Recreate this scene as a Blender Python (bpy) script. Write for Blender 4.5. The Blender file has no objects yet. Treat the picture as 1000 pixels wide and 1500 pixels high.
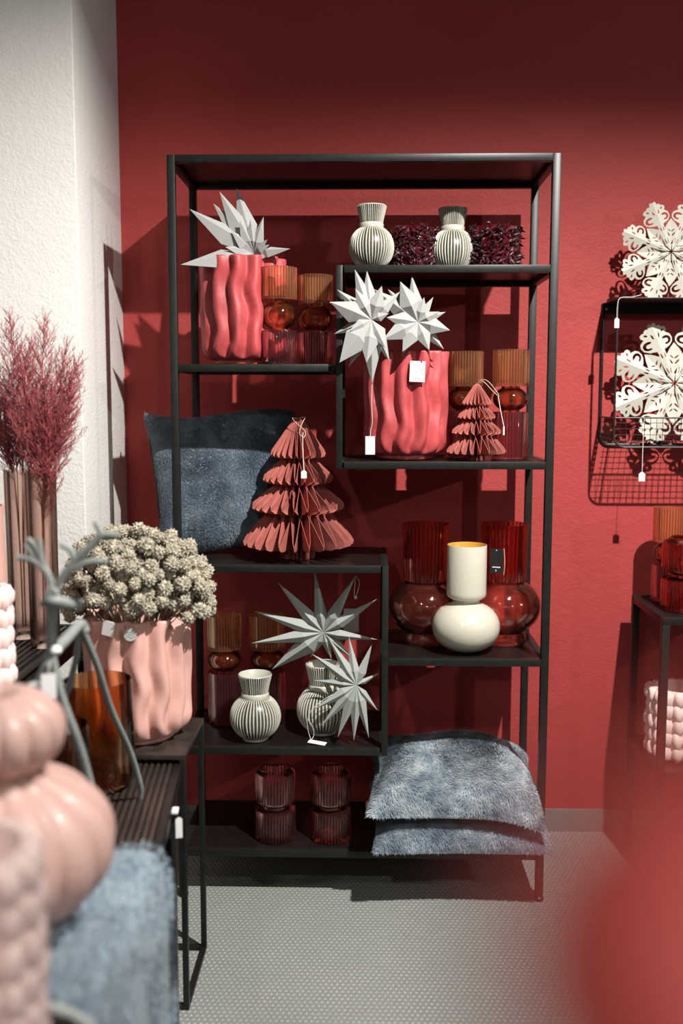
import bpy, bmesh, math, random
import numpy as np
from mathutils import Vector, Matrix, Euler

random.seed(7)
RNG = np.random.default_rng(7)
PI = math.pi
SC = bpy.context.scene
COL = SC.collection

# ------------------------------------------------------------------ camera
cam_data = bpy.data.cameras.new('camera')
cam = bpy.data.objects.new('camera', cam_data)
COL.objects.link(cam)
PITCH, YAW, ROLL = 0.11178, 0.024273, 0.0012
_cy, _sy, _cp, _sp = math.cos(YAW), math.sin(YAW), math.cos(PITCH), math.sin(PITCH)
_f = Vector((-_sy * _cp, _cy * _cp, -_sp))
_r = Vector((_cy, _sy, 0))
_u = _r.cross(_f)
_cr, _sr = math.cos(ROLL), math.sin(ROLL)
_r, _u = _cr * _r + _sr * _u, -_sr * _r + _cr * _u
cam.matrix_world = Matrix(((_r.x, _u.x, -_f.x, 0.4851), (_r.y, _u.y, -_f.y, -2.4953),
                           (_r.z, _u.z, -_f.z, 1.2991), (0, 0, 0, 1)))
cam_data.sensor_fit = 'VERTICAL'
cam_data.sensor_height = 36.0
cam_data.sensor_width = 24.0
cam_data.lens = 1470.43 / 1500 * 36
cam_data.clip_start = 0.01
cam_data.dof.use_dof = True
cam_data.dof.focus_distance = 2.5
cam_data.dof.aperture_fstop = 2.0
SC.camera = cam

# ------------------------------------------------------------------ light and exposure
SC.view_settings.view_transform = 'Standard'
SC.view_settings.look = 'None'
SC.view_settings.gamma = 1.0
SC.view_settings.exposure = 0.0
SC.view_settings.use_curve_mapping = False
SC.cycles.transparent_max_bounces = 48
SC.cycles.max_bounces = 10
SC.cycles.sample_clamp_indirect = 4.0

world = bpy.data.worlds.new('shop_light')
SC.world = world
world.use_nodes = True
world.node_tree.nodes['Background'].inputs[0].default_value = (1.0, 0.93, 0.86, 1)
world.node_tree.nodes['Background'].inputs[1].default_value = 0.022


def lamp(name, loc, power, col, radius, target=None, angle=None, blend=0.3):
    d = bpy.data.lights.new(name, 'SPOT' if target else 'POINT')
    d.energy = power
    d.color = col
    d.shadow_soft_size = radius
    o = bpy.data.objects.new(name, d)
    o.location = loc
    if target:
        d.spot_size = angle
        d.spot_blend = blend
        o.rotation_euler = (Vector(target) - Vector(loc)).to_track_quat('-Z', 'Y').to_euler()
    COL.objects.link(o)
    return o


WARM = (1.0, 0.965, 0.915)
main = lamp('track_spot_main', (1.42, -1.53, 3.0), 640, WARM, 0.02, (0.60, 0.0, 0.52), 1.20, 1.0)
main.rotation_euler.rotate_axis('Z', -0.24)
main.scale = (3.6, 1.0, 1.0)          # cone stretched to shape the falloff: broad sideways, narrow up and down
lamp('track_spot_far', (4.04, -2.15, 2.2), 95, WARM, 0.03, (0.1, 0.3, 1.3), 0.95, 1.0)
lamp('added_fill_pillar', (0.9, -3.3, 2.8), 48, WARM, 0.05, (-0.62, 0.0, 1.75), 0.52, 0.9)  # extra spot, invented to brighten the white pillar
lamp('added_fill_tables', (-0.30, -3.1, 2.8), 56, WARM, 0.05, (0.05, -1.2, 0.75), 0.95, 0.7)  # unseen lamp added to lift the near tables and pumpkin vase
lamp('added_fill_ornament', (1.25, -3.7, 2.5), 135, WARM, 0.05, (0.55, -2.39, 1.2), 0.36, 0.6)  # narrow lamp put in only to light the red ball
lamp('added_fill_back', (-1.6, -5.2, 2.9), 15, WARM, 0.06)  # three point lamps added behind the camera for glass glints and fill
lamp('added_fill_back', (0.9, -5.6, 2.9), 15, WARM, 0.06)
lamp('added_fill_back', (3.0, -5.0, 2.9), 15, WARM, 0.06)


# ------------------------------------------------------------------ materials
def nt(name):
    m = bpy.data.materials.new(name)
    m.use_nodes = True
    n = m.node_tree
    return m, n.nodes, n.links, n.nodes['Principled BSDF']


def coords(N, L, scale=(1, 1, 1)):
    tc = N.new('ShaderNodeTexCoord')
    mp = N.new('ShaderNodeMapping')
    mp.inputs['Scale'].default_value = scale
    L.new(tc.outputs['Object'], mp.inputs['Vector'])
    return mp.outputs['Vector']


def noise(N, L, vec, scale, detail=4, rough=0.55):
    t = N.new('ShaderNodeTexNoise')
    t.inputs['Scale'].default_value = scale
    t.inputs['Detail'].default_value = detail
    t.inputs['Roughness'].default_value = rough
    L.new(vec, t.inputs['Vector'])
    return t.outputs['Fac']


def ramp(N, L, fac, stops):
    r = N.new('ShaderNodeValToRGB')
    el = r.color_ramp.elements
    while len(el) > 1:
        el.remove(el[-1])
    el[0].position, el[0].color = stops[0][0], (*stops[0][1], 1)
    for p, c in stops[1:]:
        e = el.new(p)
        e.color = (*c, 1)
    L.new(fac, r.inputs['Fac'])
    return r.outputs['Color']


def bump(N, L, P, h, strength, dist=0.001):
    b = N.new('ShaderNodeBump')
    b.inputs['Strength'].default_value = strength
    b.inputs['Distance'].default_value = dist
    L.new(h, b.inputs['Height'])
    L.new(b.outputs['Normal'], P.inputs['Normal'])


def mat(name, col, rough=0.5, var=0.0, vscale=20, bmp=0.0, bscale=200, bdist=0.001, metal=0.0, spec=0.5, coat=0.0,
        stretch=(1, 1, 1), sheen=0.0):
    m, N, L, P = nt(name)
    P.inputs['Roughness'].default_value = rough
    P.inputs['Metallic'].default_value = metal
    P.inputs['Specular IOR Level'].default_value = spec
    P.inputs['Coat Weight'].default_value = coat
    P.inputs['Coat Roughness'].default_value = 0.08
    P.inputs['Sheen Weight'].default_value = sheen
    P.inputs['Base Color'].default_value = (*col, 1)
    v = None
    if var:
        v = coords(N, L, stretch)
        f = noise(N, L, v, vscale)
        lo = tuple(max(0, c * (1 - var)) for c in col)
        hi = tuple(min(1, c * (1 + var)) for c in col)
        L.new(ramp(N, L, f, [(0.3, lo), (0.7, hi)]), P.inputs['Base Color'])
    if bmp:
        v = v or coords(N, L, stretch)
        bump(N, L, P, noise(N, L, v, bscale, 3), bmp, bdist)
    return m


def glass(name, centre, edge, rough=0.02, gloss=1.0, milk=None, milk_fac=0.0, refr=0.4):
    """coloured thin glass: each wall tints what is seen and what shines through it, with Fresnel reflections"""
    m, N, L, P = nt(name)
    N.remove(P)
    out = N['Material Output']
    lw = N.new('ShaderNodeLayerWeight')
    lw.inputs['Blend'].default_value = 0.35
    c = ramp(N, L, lw.outputs['Facing'], [(0.05, centre), (0.95, edge)])
    tr = N.new('ShaderNodeBsdfTransparent')
    L.new(c, tr.inputs['Color'])
    rf = N.new('ShaderNodeBsdfRefraction')
    rf.inputs['IOR'].default_value = 1.25
    rf.inputs['Roughness'].default_value = 0.02
    L.new(c, rf.inputs['Color'])

    def mix(a, b, fac):
        x = N.new('ShaderNodeMixShader')
        if isinstance(fac, float):
            x.inputs[0].default_value = fac
        else:
            L.new(fac, x.inputs[0])
        L.new(a, x.inputs[1])
        L.new(b, x.inputs[2])
        return x.outputs[0]
    sh = mix(tr.outputs[0], rf.outputs[0], refr)
    if milk_fac:
        df = N.new('ShaderNodeBsdfDiffuse')
        df.inputs['Color'].default_value = (*milk, 1)
        tl = N.new('ShaderNodeBsdfTranslucent')
        tl.inputs['Color'].default_value = (*milk, 1)
        sh = mix(sh, mix(df.outputs[0], tl.outputs[0], 0.5), milk_fac)
    gl = N.new('ShaderNodeBsdfGlossy')
    gl.inputs['Roughness'].default_value = rough
    gl.inputs['Color'].default_value = (gloss, gloss * .95, gloss * .9, 1)
    fr = N.new('ShaderNodeFresnel')
    fr.inputs['IOR'].default_value = 1.5
    L.new(mix(sh, gl.outputs[0], fr.outputs[0]), out.inputs['Surface'])
    return m


M = {}


def wall_material(name, col, strength):
    m, N, L, P = nt(name)
    v = coords(N, L)
    f = noise(N, L, v, 3.0, 3)
    L.new(ramp(N, L, f, [(0.3, tuple(c * .96 for c in col)), (0.7, tuple(min(1, c * 1.04) for c in col))]),
          P.inputs['Base Color'])
    P.inputs['Roughness'].default_value = 0.62
    P.inputs['Specular IOR Level'].default_value = 0.3
    a = N.new('ShaderNodeMath')
    a.operation = 'ADD'
    L.new(noise(N, L, v, 150, 3, .5), a.inputs[0])
    L.new(noise(N, L, v, 45, 3, .6), a.inputs[1])
    bump(N, L, P, a.outputs[0], strength, 0.004)
    return m


M['red_wall'] = wall_material('red_wall_paint', (0.37, 0.046, 0.043), 0.35)
M['white_wall'] = wall_material('white_wall_paint', (0.72, 0.70, 0.665), 0.4)


def carpet_material():
    m, N, L, P = nt('grey_woven_carpet')
    v = coords(N, L)
    sep = N.new('ShaderNodeSeparateXYZ')
    L.new(v, sep.inputs[0])

    def mth(op, a, b=None, c=None):
        n = N.new('ShaderNodeMath')
        n.operation = op
        for i, x in enumerate((a, b, c)):
            if x is None:
                continue
            if isinstance(x, (int, float)):
                n.inputs[i].default_value = x
            else:
                L.new(x, n.inputs[i])
        return n.outputs[0]
    px, py = 0.0125, 0.0135
    row = mth('FLOOR', mth('DIVIDE', sep.outputs[1], py))
    odd = mth('MULTIPLY', mth('MODULO', mth('ABSOLUTE', row), 2.0), 0.5)
    fx = mth('SUBTRACT', mth('FRACT', mth('ADD', mth('DIVIDE', sep.outputs[0], px), odd)), 0.5)
    fy = mth('SUBTRACT', mth('FRACT', mth('DIVIDE', sep.outputs[1], py)), 0.5)
    d = mth('SQRT', mth('ADD', mth('MULTIPLY', fx, fx), mth('MULTIPLY', fy, fy)))
    dot = mth('SUBTRACT', 1.0, mth('MULTIPLY', d, 2.9))
    dot = mth('MAXIMUM', dot, 0.0)
    nz = noise(N, L, v, 420, 2, .6)
    nz2 = noise(N, L, v, 9, 3, .6)
    base = ramp(N, L, nz, [(0.3, (0.20, 0.215, 0.20)), (0.7, (0.36, 0.375, 0.35))])
    mix = N.new('ShaderNodeMixRGB')
    L.new(mth('MULTIPLY', dot, mth('ADD', nz2, 0.25)), mix.inputs[0])
    L.new(base, mix.inputs[1])
    mix.inputs[2].default_value = (0.72, 0.70, 0.64, 1)
    L.new(mix.outputs[0], P.inputs['Base Color'])
    P.inputs['Roughness'].default_value = 0.95
    P.inputs['Specular IOR Level'].default_value = 0.1
    bump(N, L, P, mth('ADD', mth('MULTIPLY', dot, .8), nz), 0.9, 0.004)
    return m


M['carpet'] = carpet_material()
M['carpet_strip'] = mat('grey_carpet_strip', (0.20, 0.215, 0.20), 0.95, 0.4, 300, 0.6, 300, 0.003, spec=0.1)
M['frame'] = mat('black_satin_metal', (0.012, 0.0125, 0.0115), 0.40, 0.25, 60, 0.05, 500, spec=0.32)
M['board'] = mat('dark_brown_steel_sheet', (0.010, 0.007, 0.0065), 0.36, 0.3, 15, 0.06, 350, spec=0.35)
M['table_black'] = mat('black_table_metal', (0.010, 0.0095, 0.009), 0.42, 0.3, 40, 0.05, 300, spec=0.35)
M['table_brown'] = mat('bronzed_dark_metal', (0.045, 0.034, 0.029), 0.36, 0.35, 25, 0.1, 200, metal=0.3)
M['red_ceramic'] = mat('red_matt_glaze', (0.46, 0.066, 0.070), 0.50, 0.32, 16, 0.25, 45, 0.003, coat=0.08, stretch=(2, 2, .8))
M['pink_ceramic'] = mat('pale_pink_ceramic', (0.64, 0.36, 0.31), 0.55, 0.05, 14, 0.05, 60, 0.002)
M['pumpkin'] = mat('pink_pumpkin_ceramic', (0.58, 0.37, 0.325), 0.45, 0.04, 10, 0.03, 60, 0.002, coat=0.1)
M['ruffle'] = mat('pink_ruffled_ceramic', (0.84, 0.64, 0.60), 0.6, 0.06, 40, 0.1, 150)
M['cream'] = mat('cream_glaze', (0.56, 0.53, 0.44), 0.25, 0.03, 20, 0.02, 80, 0.002, coat=0.4)
M['ochre'] = mat('ochre_glaze', (0.62, 0.28, 0.03), 0.3, 0.05, 20)
M['stripe'] = mat('cream_rib_glaze', (0.54, 0.53, 0.45), 0.28, 0.05, 40, coat=0.4)
M['groove'] = mat('dark_groove_glaze', (0.045, 0.043, 0.03), 0.35, 0.1, 60, coat=0.3)
M['star'] = mat('pale_grey_paper', (0.37, 0.375, 0.36), 0.85, 0.09, 260, 0.12, 420, spec=0.15)
M['star_grey'] = mat('speckled_grey_paper', (0.33, 0.355, 0.33), 0.85, 0.24, 420, 0.15, 420, spec=0.15)
M['tree_paper'] = mat('dusty_red_paper', (0.42, 0.125, 0.105), 0.85, 0.07, 80, 0.05, 300, spec=0.1)
M['string'] = mat('natural_string', (0.62, 0.48, 0.33), 0.9, 0.2, 300)
M['white_string'] = mat('white_string', (0.78, 0.76, 0.72), 0.9, 0.1, 300)
M['card'] = mat('white_card', (0.82, 0.81, 0.80), 0.7, 0.03, 60)
M['kraft'] = mat('kraft_paper', (0.55, 0.36, 0.24), 0.8, 0.1, 60)
M['black_label'] = mat('black_card', (0.012, 0.011, 0.012), 0.4)
M['ink'] = mat('grey_ink', (0.32, 0.36, 0.33), 0.7)
M['flake'] = mat('white_painted_card', (0.52, 0.50, 0.43), 0.65, 0.04, 60, 0.05, 200)
M['wire'] = mat('black_wire', (0.012, 0.011, 0.011), 0.4)
M['deer'] = mat('grey_painted_metal', (0.24, 0.265, 0.25), 0.5, 0.12, 40, 0.05, 200)
M['stem'] = mat('dry_stem', (0.45, 0.38, 0.25), 0.85, 0.2, 60)
M['seed'] = mat('dry_seed_head', (0.38, 0.345, 0.27), 0.9, 0.55, 120, 0.6, 260, 0.004, spec=0.15)
M['plume'] = mat('burgundy_plume', (0.36, 0.085, 0.095), 0.8, 0.40, 18, spec=0.2)
M['plume_stem'] = mat('rust_stem', (0.36, 0.07, 0.02), 0.7, 0.2, 60)
M['feather'] = mat('burgundy_foil_feather', (0.050, 0.004, 0.011), 0.5, 0.8, 60)
M['red_core'] = mat('deep_red_glass_core', (0.07, 0.004, 0.006), 0.15, 0.2, 30, coat=0.5)
M['black_cloth'] = mat('black_cloth', (0.022, 0.021, 0.022), 0.8, 0.2, 200)
M['hem'] = mat('pale_hem', (0.45, 0.47, 0.45), 0.9, 0.1, 100)
M['red_ornament'] = mat('red_lacquer', (0.52, 0.07, 0.06), 0.5, 0.05, 20)
M['white_plastic'] = mat('white_plastic', (0.75, 0.73, 0.68), 0.4, 0.02, 20)
M['kraft_dark'] = M['kraft']


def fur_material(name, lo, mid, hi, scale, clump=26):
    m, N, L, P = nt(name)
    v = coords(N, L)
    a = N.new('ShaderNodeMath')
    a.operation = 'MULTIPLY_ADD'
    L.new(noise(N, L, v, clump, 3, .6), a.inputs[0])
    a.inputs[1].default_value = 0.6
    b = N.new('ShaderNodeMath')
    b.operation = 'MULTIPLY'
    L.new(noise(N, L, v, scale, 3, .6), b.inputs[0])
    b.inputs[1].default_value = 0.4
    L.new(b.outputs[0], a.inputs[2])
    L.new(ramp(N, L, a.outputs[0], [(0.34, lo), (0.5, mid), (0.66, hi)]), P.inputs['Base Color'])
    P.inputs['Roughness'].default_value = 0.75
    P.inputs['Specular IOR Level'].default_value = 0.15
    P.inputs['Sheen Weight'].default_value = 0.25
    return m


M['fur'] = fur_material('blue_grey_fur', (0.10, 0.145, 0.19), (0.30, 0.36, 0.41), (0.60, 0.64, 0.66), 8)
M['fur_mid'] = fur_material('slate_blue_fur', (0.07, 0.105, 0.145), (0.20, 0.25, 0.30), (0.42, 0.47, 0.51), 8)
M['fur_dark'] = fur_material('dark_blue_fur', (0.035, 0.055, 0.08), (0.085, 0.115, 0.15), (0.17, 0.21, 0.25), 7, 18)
M['fur_skin'] = fur_material('blue_grey_fur_base', (0.08, 0.12, 0.16), (0.18, 0.23, 0.28), (0.34, 0.38, 0.42), 8)
M['throw'] = fur_material('blue_fur_throw', (0.14, 0.20, 0.255), (0.25, 0.325, 0.385), (0.38, 0.46, 0.52), 10, 40)
M['cushion_back'] = mat('pale_grey_velvet', (0.36, 0.37, 0.37), 0.8, 0.1, 60, sheen=0.2)

q = lambda c: tuple(x ** 0.25 for x in c)
for nm, cen, edg, milk, mf in (('amber', (0.95, 0.52, 0.26), (0.55, 0.18, 0.06), (0.98, 0.52, 0.27), .13), ('orange', (0.96, 0.42, 0.22), (0.60, 0.12, 0.05), (0.8, 0.25, 0.1), .03),
                               ('purple', (0.62, 0.26, 0.30), (0.20, 0.05, 0.08), (0.42, 0.20, 0.24), .05), ('rose', (0.86, 0.24, 0.25), (0.42, 0.06, 0.07), (0.75, 0.22, 0.22), .03),
                               ('red', (0.82, 0.10, 0.08), (0.34, 0.02, 0.015), (0.7, 0.07, 0.05), .03), ('light_red', (0.96, 0.42, 0.34), (0.60, 0.12, 0.08), (0.8, 0.25, 0.18), .03),
                               ('pink_brown', (0.86, 0.58, 0.50), (0.30, 0.11, 0.08), (0.7, 0.4, 0.3), .03), ('amber_brown', (0.96, 0.25, 0.05), (0.34, 0.05, 0.01), (0.7, 0.18, .03), .0),
                               ('dark_brown', (0.32, 0.07, 0.03), (0.10, 0.02, 0.01), (0.3, 0.08, .03), .02)):
    M['g_' + nm] = glass(nm + '_glass', q(cen), q(edg), 0.07, 1.0, milk, mf)
    M['r_' + nm] = glass(nm + '_glass_painted_refraction', q(tuple(x * .22 for x in cen)), q(tuple(x * .25 for x in edg)), 0.03, 1.0, milk, mf * .4)  # darker copy: refraction lines of the ribs painted into the tint
M['g_redclear'], M['g_pinkclear'], M['g_brown'], M['g_dark'] = M['g_light_red'], M['g_pink_brown'], M['g_amber_brown'], M['g_dark_brown']


# ------------------------------------------------------------------ mesh helpers
class G:
    """collects verts / faces (with a material index per face)"""

    def __init__(self):
        self.v, self.f, self.m = [], [], []

    def add(self, v, f, mi=0, mx=None):
        o = len(self.v)
        if mx is not None:
            v = [mx @ Vector(p) for p in v]
        self.v.extend(tuple(p) for p in v)
        self.f.extend(tuple(i + o for i in t) for t in f)
        if isinstance(mi, int):
            self.m.extend([mi] * len(f))
        else:
            self.m.extend(mi)
        return self

    def mesh(self, name, mats, smooth=True, angle=None):
        me = bpy.data.meshes.new(name)
        me.from_pydata(self.v, [], self.f)
        for m in (mats if isinstance(mats, (list, tuple)) else [mats]):
            me.materials.append(m)
        if any(self.m):
            me.polygons.foreach_set('material_index', self.m)
        if smooth:
            me.polygons.foreach_set('use_smooth', [True] * len(me.polygons))
            if angle:
                me.set_sharp_from_angle(angle=angle)
        me.update()
        return me

    def build(self, name, mats, parent=None, smooth=True, angle=0.7):
        return link(name, self.mesh(name, mats, smooth, angle), parent)


def link(name, me, parent=None, loc=None, rot=None, scale=None):
    o = bpy.data.objects.new(name, me)
    COL.objects.link(o)
    if parent is not None:
        o.parent = parent
    if loc is not None:
        o.location = loc
    if rot is not None:
        o.rotation_euler = rot
    if scale is not None:
        o.scale = scale
    return o


def tag(o, label, cat, group=None):
    o['label'] = label
    o['category'] = cat
    if group:
        o['group'] = group
    return o


def thing(name, label, cat, loc=(0, 0, 0), rot=(0, 0, 0), group=None):
    o = link(name, None, None, loc, rot)
    o.empty_display_size = 0.05
    return tag(o, label, cat, group)


def structure(o):
    o['kind'] = 'structure'
    return o


def stuff(o):
    o['kind'] = 'stuff'
    return o


def kids(o):
    return [c for c in bpy.data.objects if c.parent == o]


def dup(o, loc, rot=None, label=None, parent=None, scale=None):
    c = o.copy()
    COL.objects.link(c)
    if parent is not None:
        c.parent = parent
    else:
        c.location = loc
        if rot is not None:
            c.rotation_euler = rot
        if scale is not None:
            c.scale = scale
    if label:
        c['label'] = label
    for ch in kids(o):
        dup(ch, None, parent=c)
    return c


def box(lo, hi, bev=0.0):
    if bev <= 0:
        x0, y0, z0 = lo
        x1, y1, z1 = hi
        v = [(x0, y0, z0), (x1, y0, z0), (x1, y1, z0), (x0, y1, z0), (x0, y0, z1), (x1, y0, z1), (x1, y1, z1), (x0, y1, z1)]
        f = [(0, 3, 2, 1), (4, 5, 6, 7), (0, 1, 5, 4), (1, 2, 6, 5), (2, 3, 7, 6), (3, 0, 4, 7)]
        return v, f
    bm = bmesh.new()
    bmesh.ops.create_cube(bm, size=1)
    s = [hi[i] - lo[i] for i in range(3)]
    c = [(hi[i] + lo[i]) / 2 for i in range(3)]
    for p in bm.verts:
        p.co = Vector((p.co.x * s[0] + c[0], p.co.y * s[1] + c[1], p.co.z * s[2] + c[2]))
    bmesh.ops.bevel(bm, geom=bm.edges[:], offset=bev, segments=2, affect='EDGES', profile=0.5)
    bm.verts.index_update()
    v = [p.co[:] for p in bm.verts]
    f = [tuple(x.index for x in t.verts) for t in bm.faces]
    bm.free()
    return v, f


def bx(g, lo, hi, bev=0.0, mi=0):
    v, f = box(lo, hi, bev)
    g.add(v, f, mi)
    return g


def lathe(prof, n=48, rad=None, cap0=True, cap1=True):
    """prof: (r, z) list. rad(theta, k, r, z) -> r"""
    v, f = [], []
    for k, (r, z) in enumerate(prof):
        for i in range(n):
            t = 2 * PI * i / n
            rr = rad(t, k, r, z) if rad else r
            v.append((rr * math.cos(t), rr * math.sin(t), z))
    m = len(prof)
    for k in range(m - 1):
        for i in range(n):
            a, b = k * n + i, k * n + (i + 1) % n
            f.append((a, b, b + n, a + n))
    if cap0:
        f.append(tuple(range(n))[::-1])
    if cap1:
        f.append(tuple((m - 1) * n + i for i in range(n)))
    return v, f


def tube(pts, rad, n=8, cap=True):
    pts = [Vector(p) for p in pts]
    m = len(pts)
    rads = rad if isinstance(rad, (list, tuple)) else [rad] * m
    tang = []
    for i in range(m):
        d = pts[min(i + 1, m - 1)] - pts[max(i - 1, 0)]
        tang.append(d.normalized() if d.length > 1e-9 else Vector((0, 0, 1)))
    up = Vector((0, 0, 1)) if abs(tang[0].z) < 0.9 else Vector((1, 0, 0))
    nrm = tang[0].cross(up).normalized()
    v, f = [], []
    for i in range(m):
        nrm = (nrm - tang[i] * nrm.dot(tang[i]))
        nrm = nrm.normalized() if nrm.length > 1e-9 else tang[i].orthogonal().normalized()
        b = tang[i].cross(nrm)
        for k in range(n):
            a = 2 * PI * k / n
            v.append(pts[i] + (nrm * math.cos(a) + b * math.sin(a)) * rads[i])
    for i in range(m - 1):
        for k in range(n):
            a, c = i * n + k, i * n + (k + 1) % n
            f.append((a, c, c + n, a + n))
    if cap:
        f.append(tuple(range(n))[::-1])
        f.append(tuple((m - 1) * n + k for k in range(n)))
    return v, f


def curve_pts(pts, steps=8):
    """Catmull-Rom through pts"""
    P = [Vector(p) for p in pts]
    P = [P[0] * 2 - P[1]] + P + [P[-1] * 2 - P[-2]]
    out = []
    for i in range(1, len(P) - 2):
        for s in range(steps):
            t = s / steps
            a, b, c, d = P[i - 1:i + 3]
            out.append(0.5 * ((2 * b) + (c - a) * t + (2 * a - 5 * b + 4 * c - d) * t * t + (3 * b - a - 3 * c + d) * t ** 3))
    out.append(P[-2])
    return out


def ribbed(n_rib, amp, k0=None, k1=None):
    def r(t, k, rr, z):
        if k0 is not None and not (k0 <= k <= k1):
            return rr
        return rr + amp * abs(math.cos(n_rib * t / 2)) - amp * .5
    return r


def vessel(outer, wall=0.003, floor=0.006):
    """closed two-skin profile from an outer profile running bottom -> top"""
    z0 = outer[0][1]
    inner = [(max(r - wall, 0.002), z) for r, z in outer if z > z0 + floor + .001]
    return [(0.0008, z0)] + outer + inner[::-1] + [(inner[0][0] * .98, z0 + floor), (0.0008, z0 + floor)]


def ribbed_glass(name, pr, nr, ks, tint, parent, deep=.0026):
    """revolved glass whose profile rows `ks` carry vertical flutes with dark refraction lines tinted into the grooves"""
    sp = 6
    n = nr * sp

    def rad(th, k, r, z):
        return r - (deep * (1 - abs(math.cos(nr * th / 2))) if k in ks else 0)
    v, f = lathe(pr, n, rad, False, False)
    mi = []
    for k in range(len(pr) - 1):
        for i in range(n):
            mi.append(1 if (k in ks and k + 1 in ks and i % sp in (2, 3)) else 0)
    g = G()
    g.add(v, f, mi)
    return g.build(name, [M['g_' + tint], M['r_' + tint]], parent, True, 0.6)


# ------------------------------------------------------------------ the room
Z0 = 0.438     # y of the red wall


def slab(name, lo, hi, m, kind=True):
    g = G()
    bx(g, lo, hi)
    o = g.build(name, m, None, False)
    if kind:
        structure(o)
    return o


slab('floor', (-1.6, -3.6, -0.05), (3.2, Z0 + .1, 0.0), M['carpet'])
slab('wall_back', (-0.3, Z0, 0.0), (3.2, Z0 + .12, 3.1), M['red_wall'])
pil = G()
bx(pil, (-1.6, -0.003, 0.0), (-0.219, Z0 + .1, 3.1), 0.004)
structure(pil.build('wall_left', M['white_wall'], None, True, 0.9))
slab('baseboard_back', (-0.219, Z0 - 0.008, 0.0), (3.2, Z0, 0.069), M['carpet_strip'])
slab('wall_front', (-4.0, -6.4, 0.0), (5.0, -6.3, 3.1), M['white_wall'])  # unseen wall behind the camera, added for glass reflections
# unseen sloping block, added to shade the top of the wall
g = G()
bx(g, (-1.7, -0.06, 0.0), (1.7, 0.06, 0.35))
blocker = g.build('light_blocker', M['white_wall'], None, False)
blocker.location = (0.95, -0.6, 2.64)
blocker.rotation_euler = (0, -0.093, 0)
structure(blocker)

# ------------------------------------------------------------------ the display shelf
W, H, D = 0.95, 1.8865, 0.328
B = 0.0195
ZL = dict(z390=1.6243, z540=1.3851, z680=1.1453, z830=0.8828, z965=0.6444, z1096=0.4068, z1245=0.131)
shelf = thing('display_shelf', 'tall black metal open shelf with staggered boards standing before the red wall', 'shelf', (0, 0, 0))


def bar(name, lo, hi, parent, m=None, bev=0.0012):
    g = G()
    bx(g, lo, hi, bev)
    return g.build(name, m or M['frame'], parent, True, 0.6)


for x in (0, W - B):
    for y in (0, D - B):
        p = bar('post', (x, y, 0.012), (x + B, y + B, H), shelf)
        g = G()
        v, f = lathe([(0.011, 0.0), (0.013, 0.002), (0.013, 0.009), (0.009, 0.013)], 20)
        g.add(v, f, 0, Matrix.Translation((x + B / 2, y + B / 2, 0)))
        g.build('foot', M['frame'], p)


def board(x0, x1, z, left_open=False, right_open=False):
    """a sheet with its four rails; rails start after posts"""
    s = bar('shelf_board', (x0 + B * .5, B * .5, z - 0.005), (x1 - B * .5, D - B * .5, z - 0.0015), shelf, M['board'], 0)
    bar('rail', (x0 + B, 0, z - .0185), (x1 - B, B, z), s)
    bar('rail', (x0 + B, D - B, z - .0185), (x1 - B, D, z), s)
    bar('rail', (x0, B, z - .0185), (x0 + B, D - B, z), s)
    bar('rail', (x1 - B, B, z - .0185), (x1, D - B, z), s)
    return s


XD1, XD2 = 0.4105, 0.5435       # left side of divider 1, right side of divider 2
XD1b = XD1 + 0.0155
board(0, W, H)
board(XD1, W, ZL['z390'])
board(0, XD1 + .0005, ZL['z540'])
board(XD1, W, ZL['z680'])
board(0, XD2, ZL['z830'])
board(XD2 - B, W, ZL['z965'])
board(0, XD2, ZL['z1096'])
board(0, W, ZL['z1245'])
for y in (0, D - B):
    bar('divider', (XD1, y, ZL['z680'] - .0185), (XD1 + .016, y + B, ZL['z390'] + 0.0), shelf)
    bar('divider', (XD2 - .016, y, ZL['z1096'] - .0185), (XD2, y + B, ZL['z830']), shelf)
bl = G()
for x, z in ((XD1 + .002, ZL['z540'] - .009), (XD1 + .002, ZL['z540'] + .004)):
    v, f = lathe([(0.003, 0), (0.003, 0.004), (0.0015, 0.005)], 12)
    bl.add(v, f, 0, Matrix.Translation((x, 0.0, z)) @ Matrix.Rotation(PI / 2, 4, 'X'))
bl.build('bolt', M['frame'], shelf)


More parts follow.
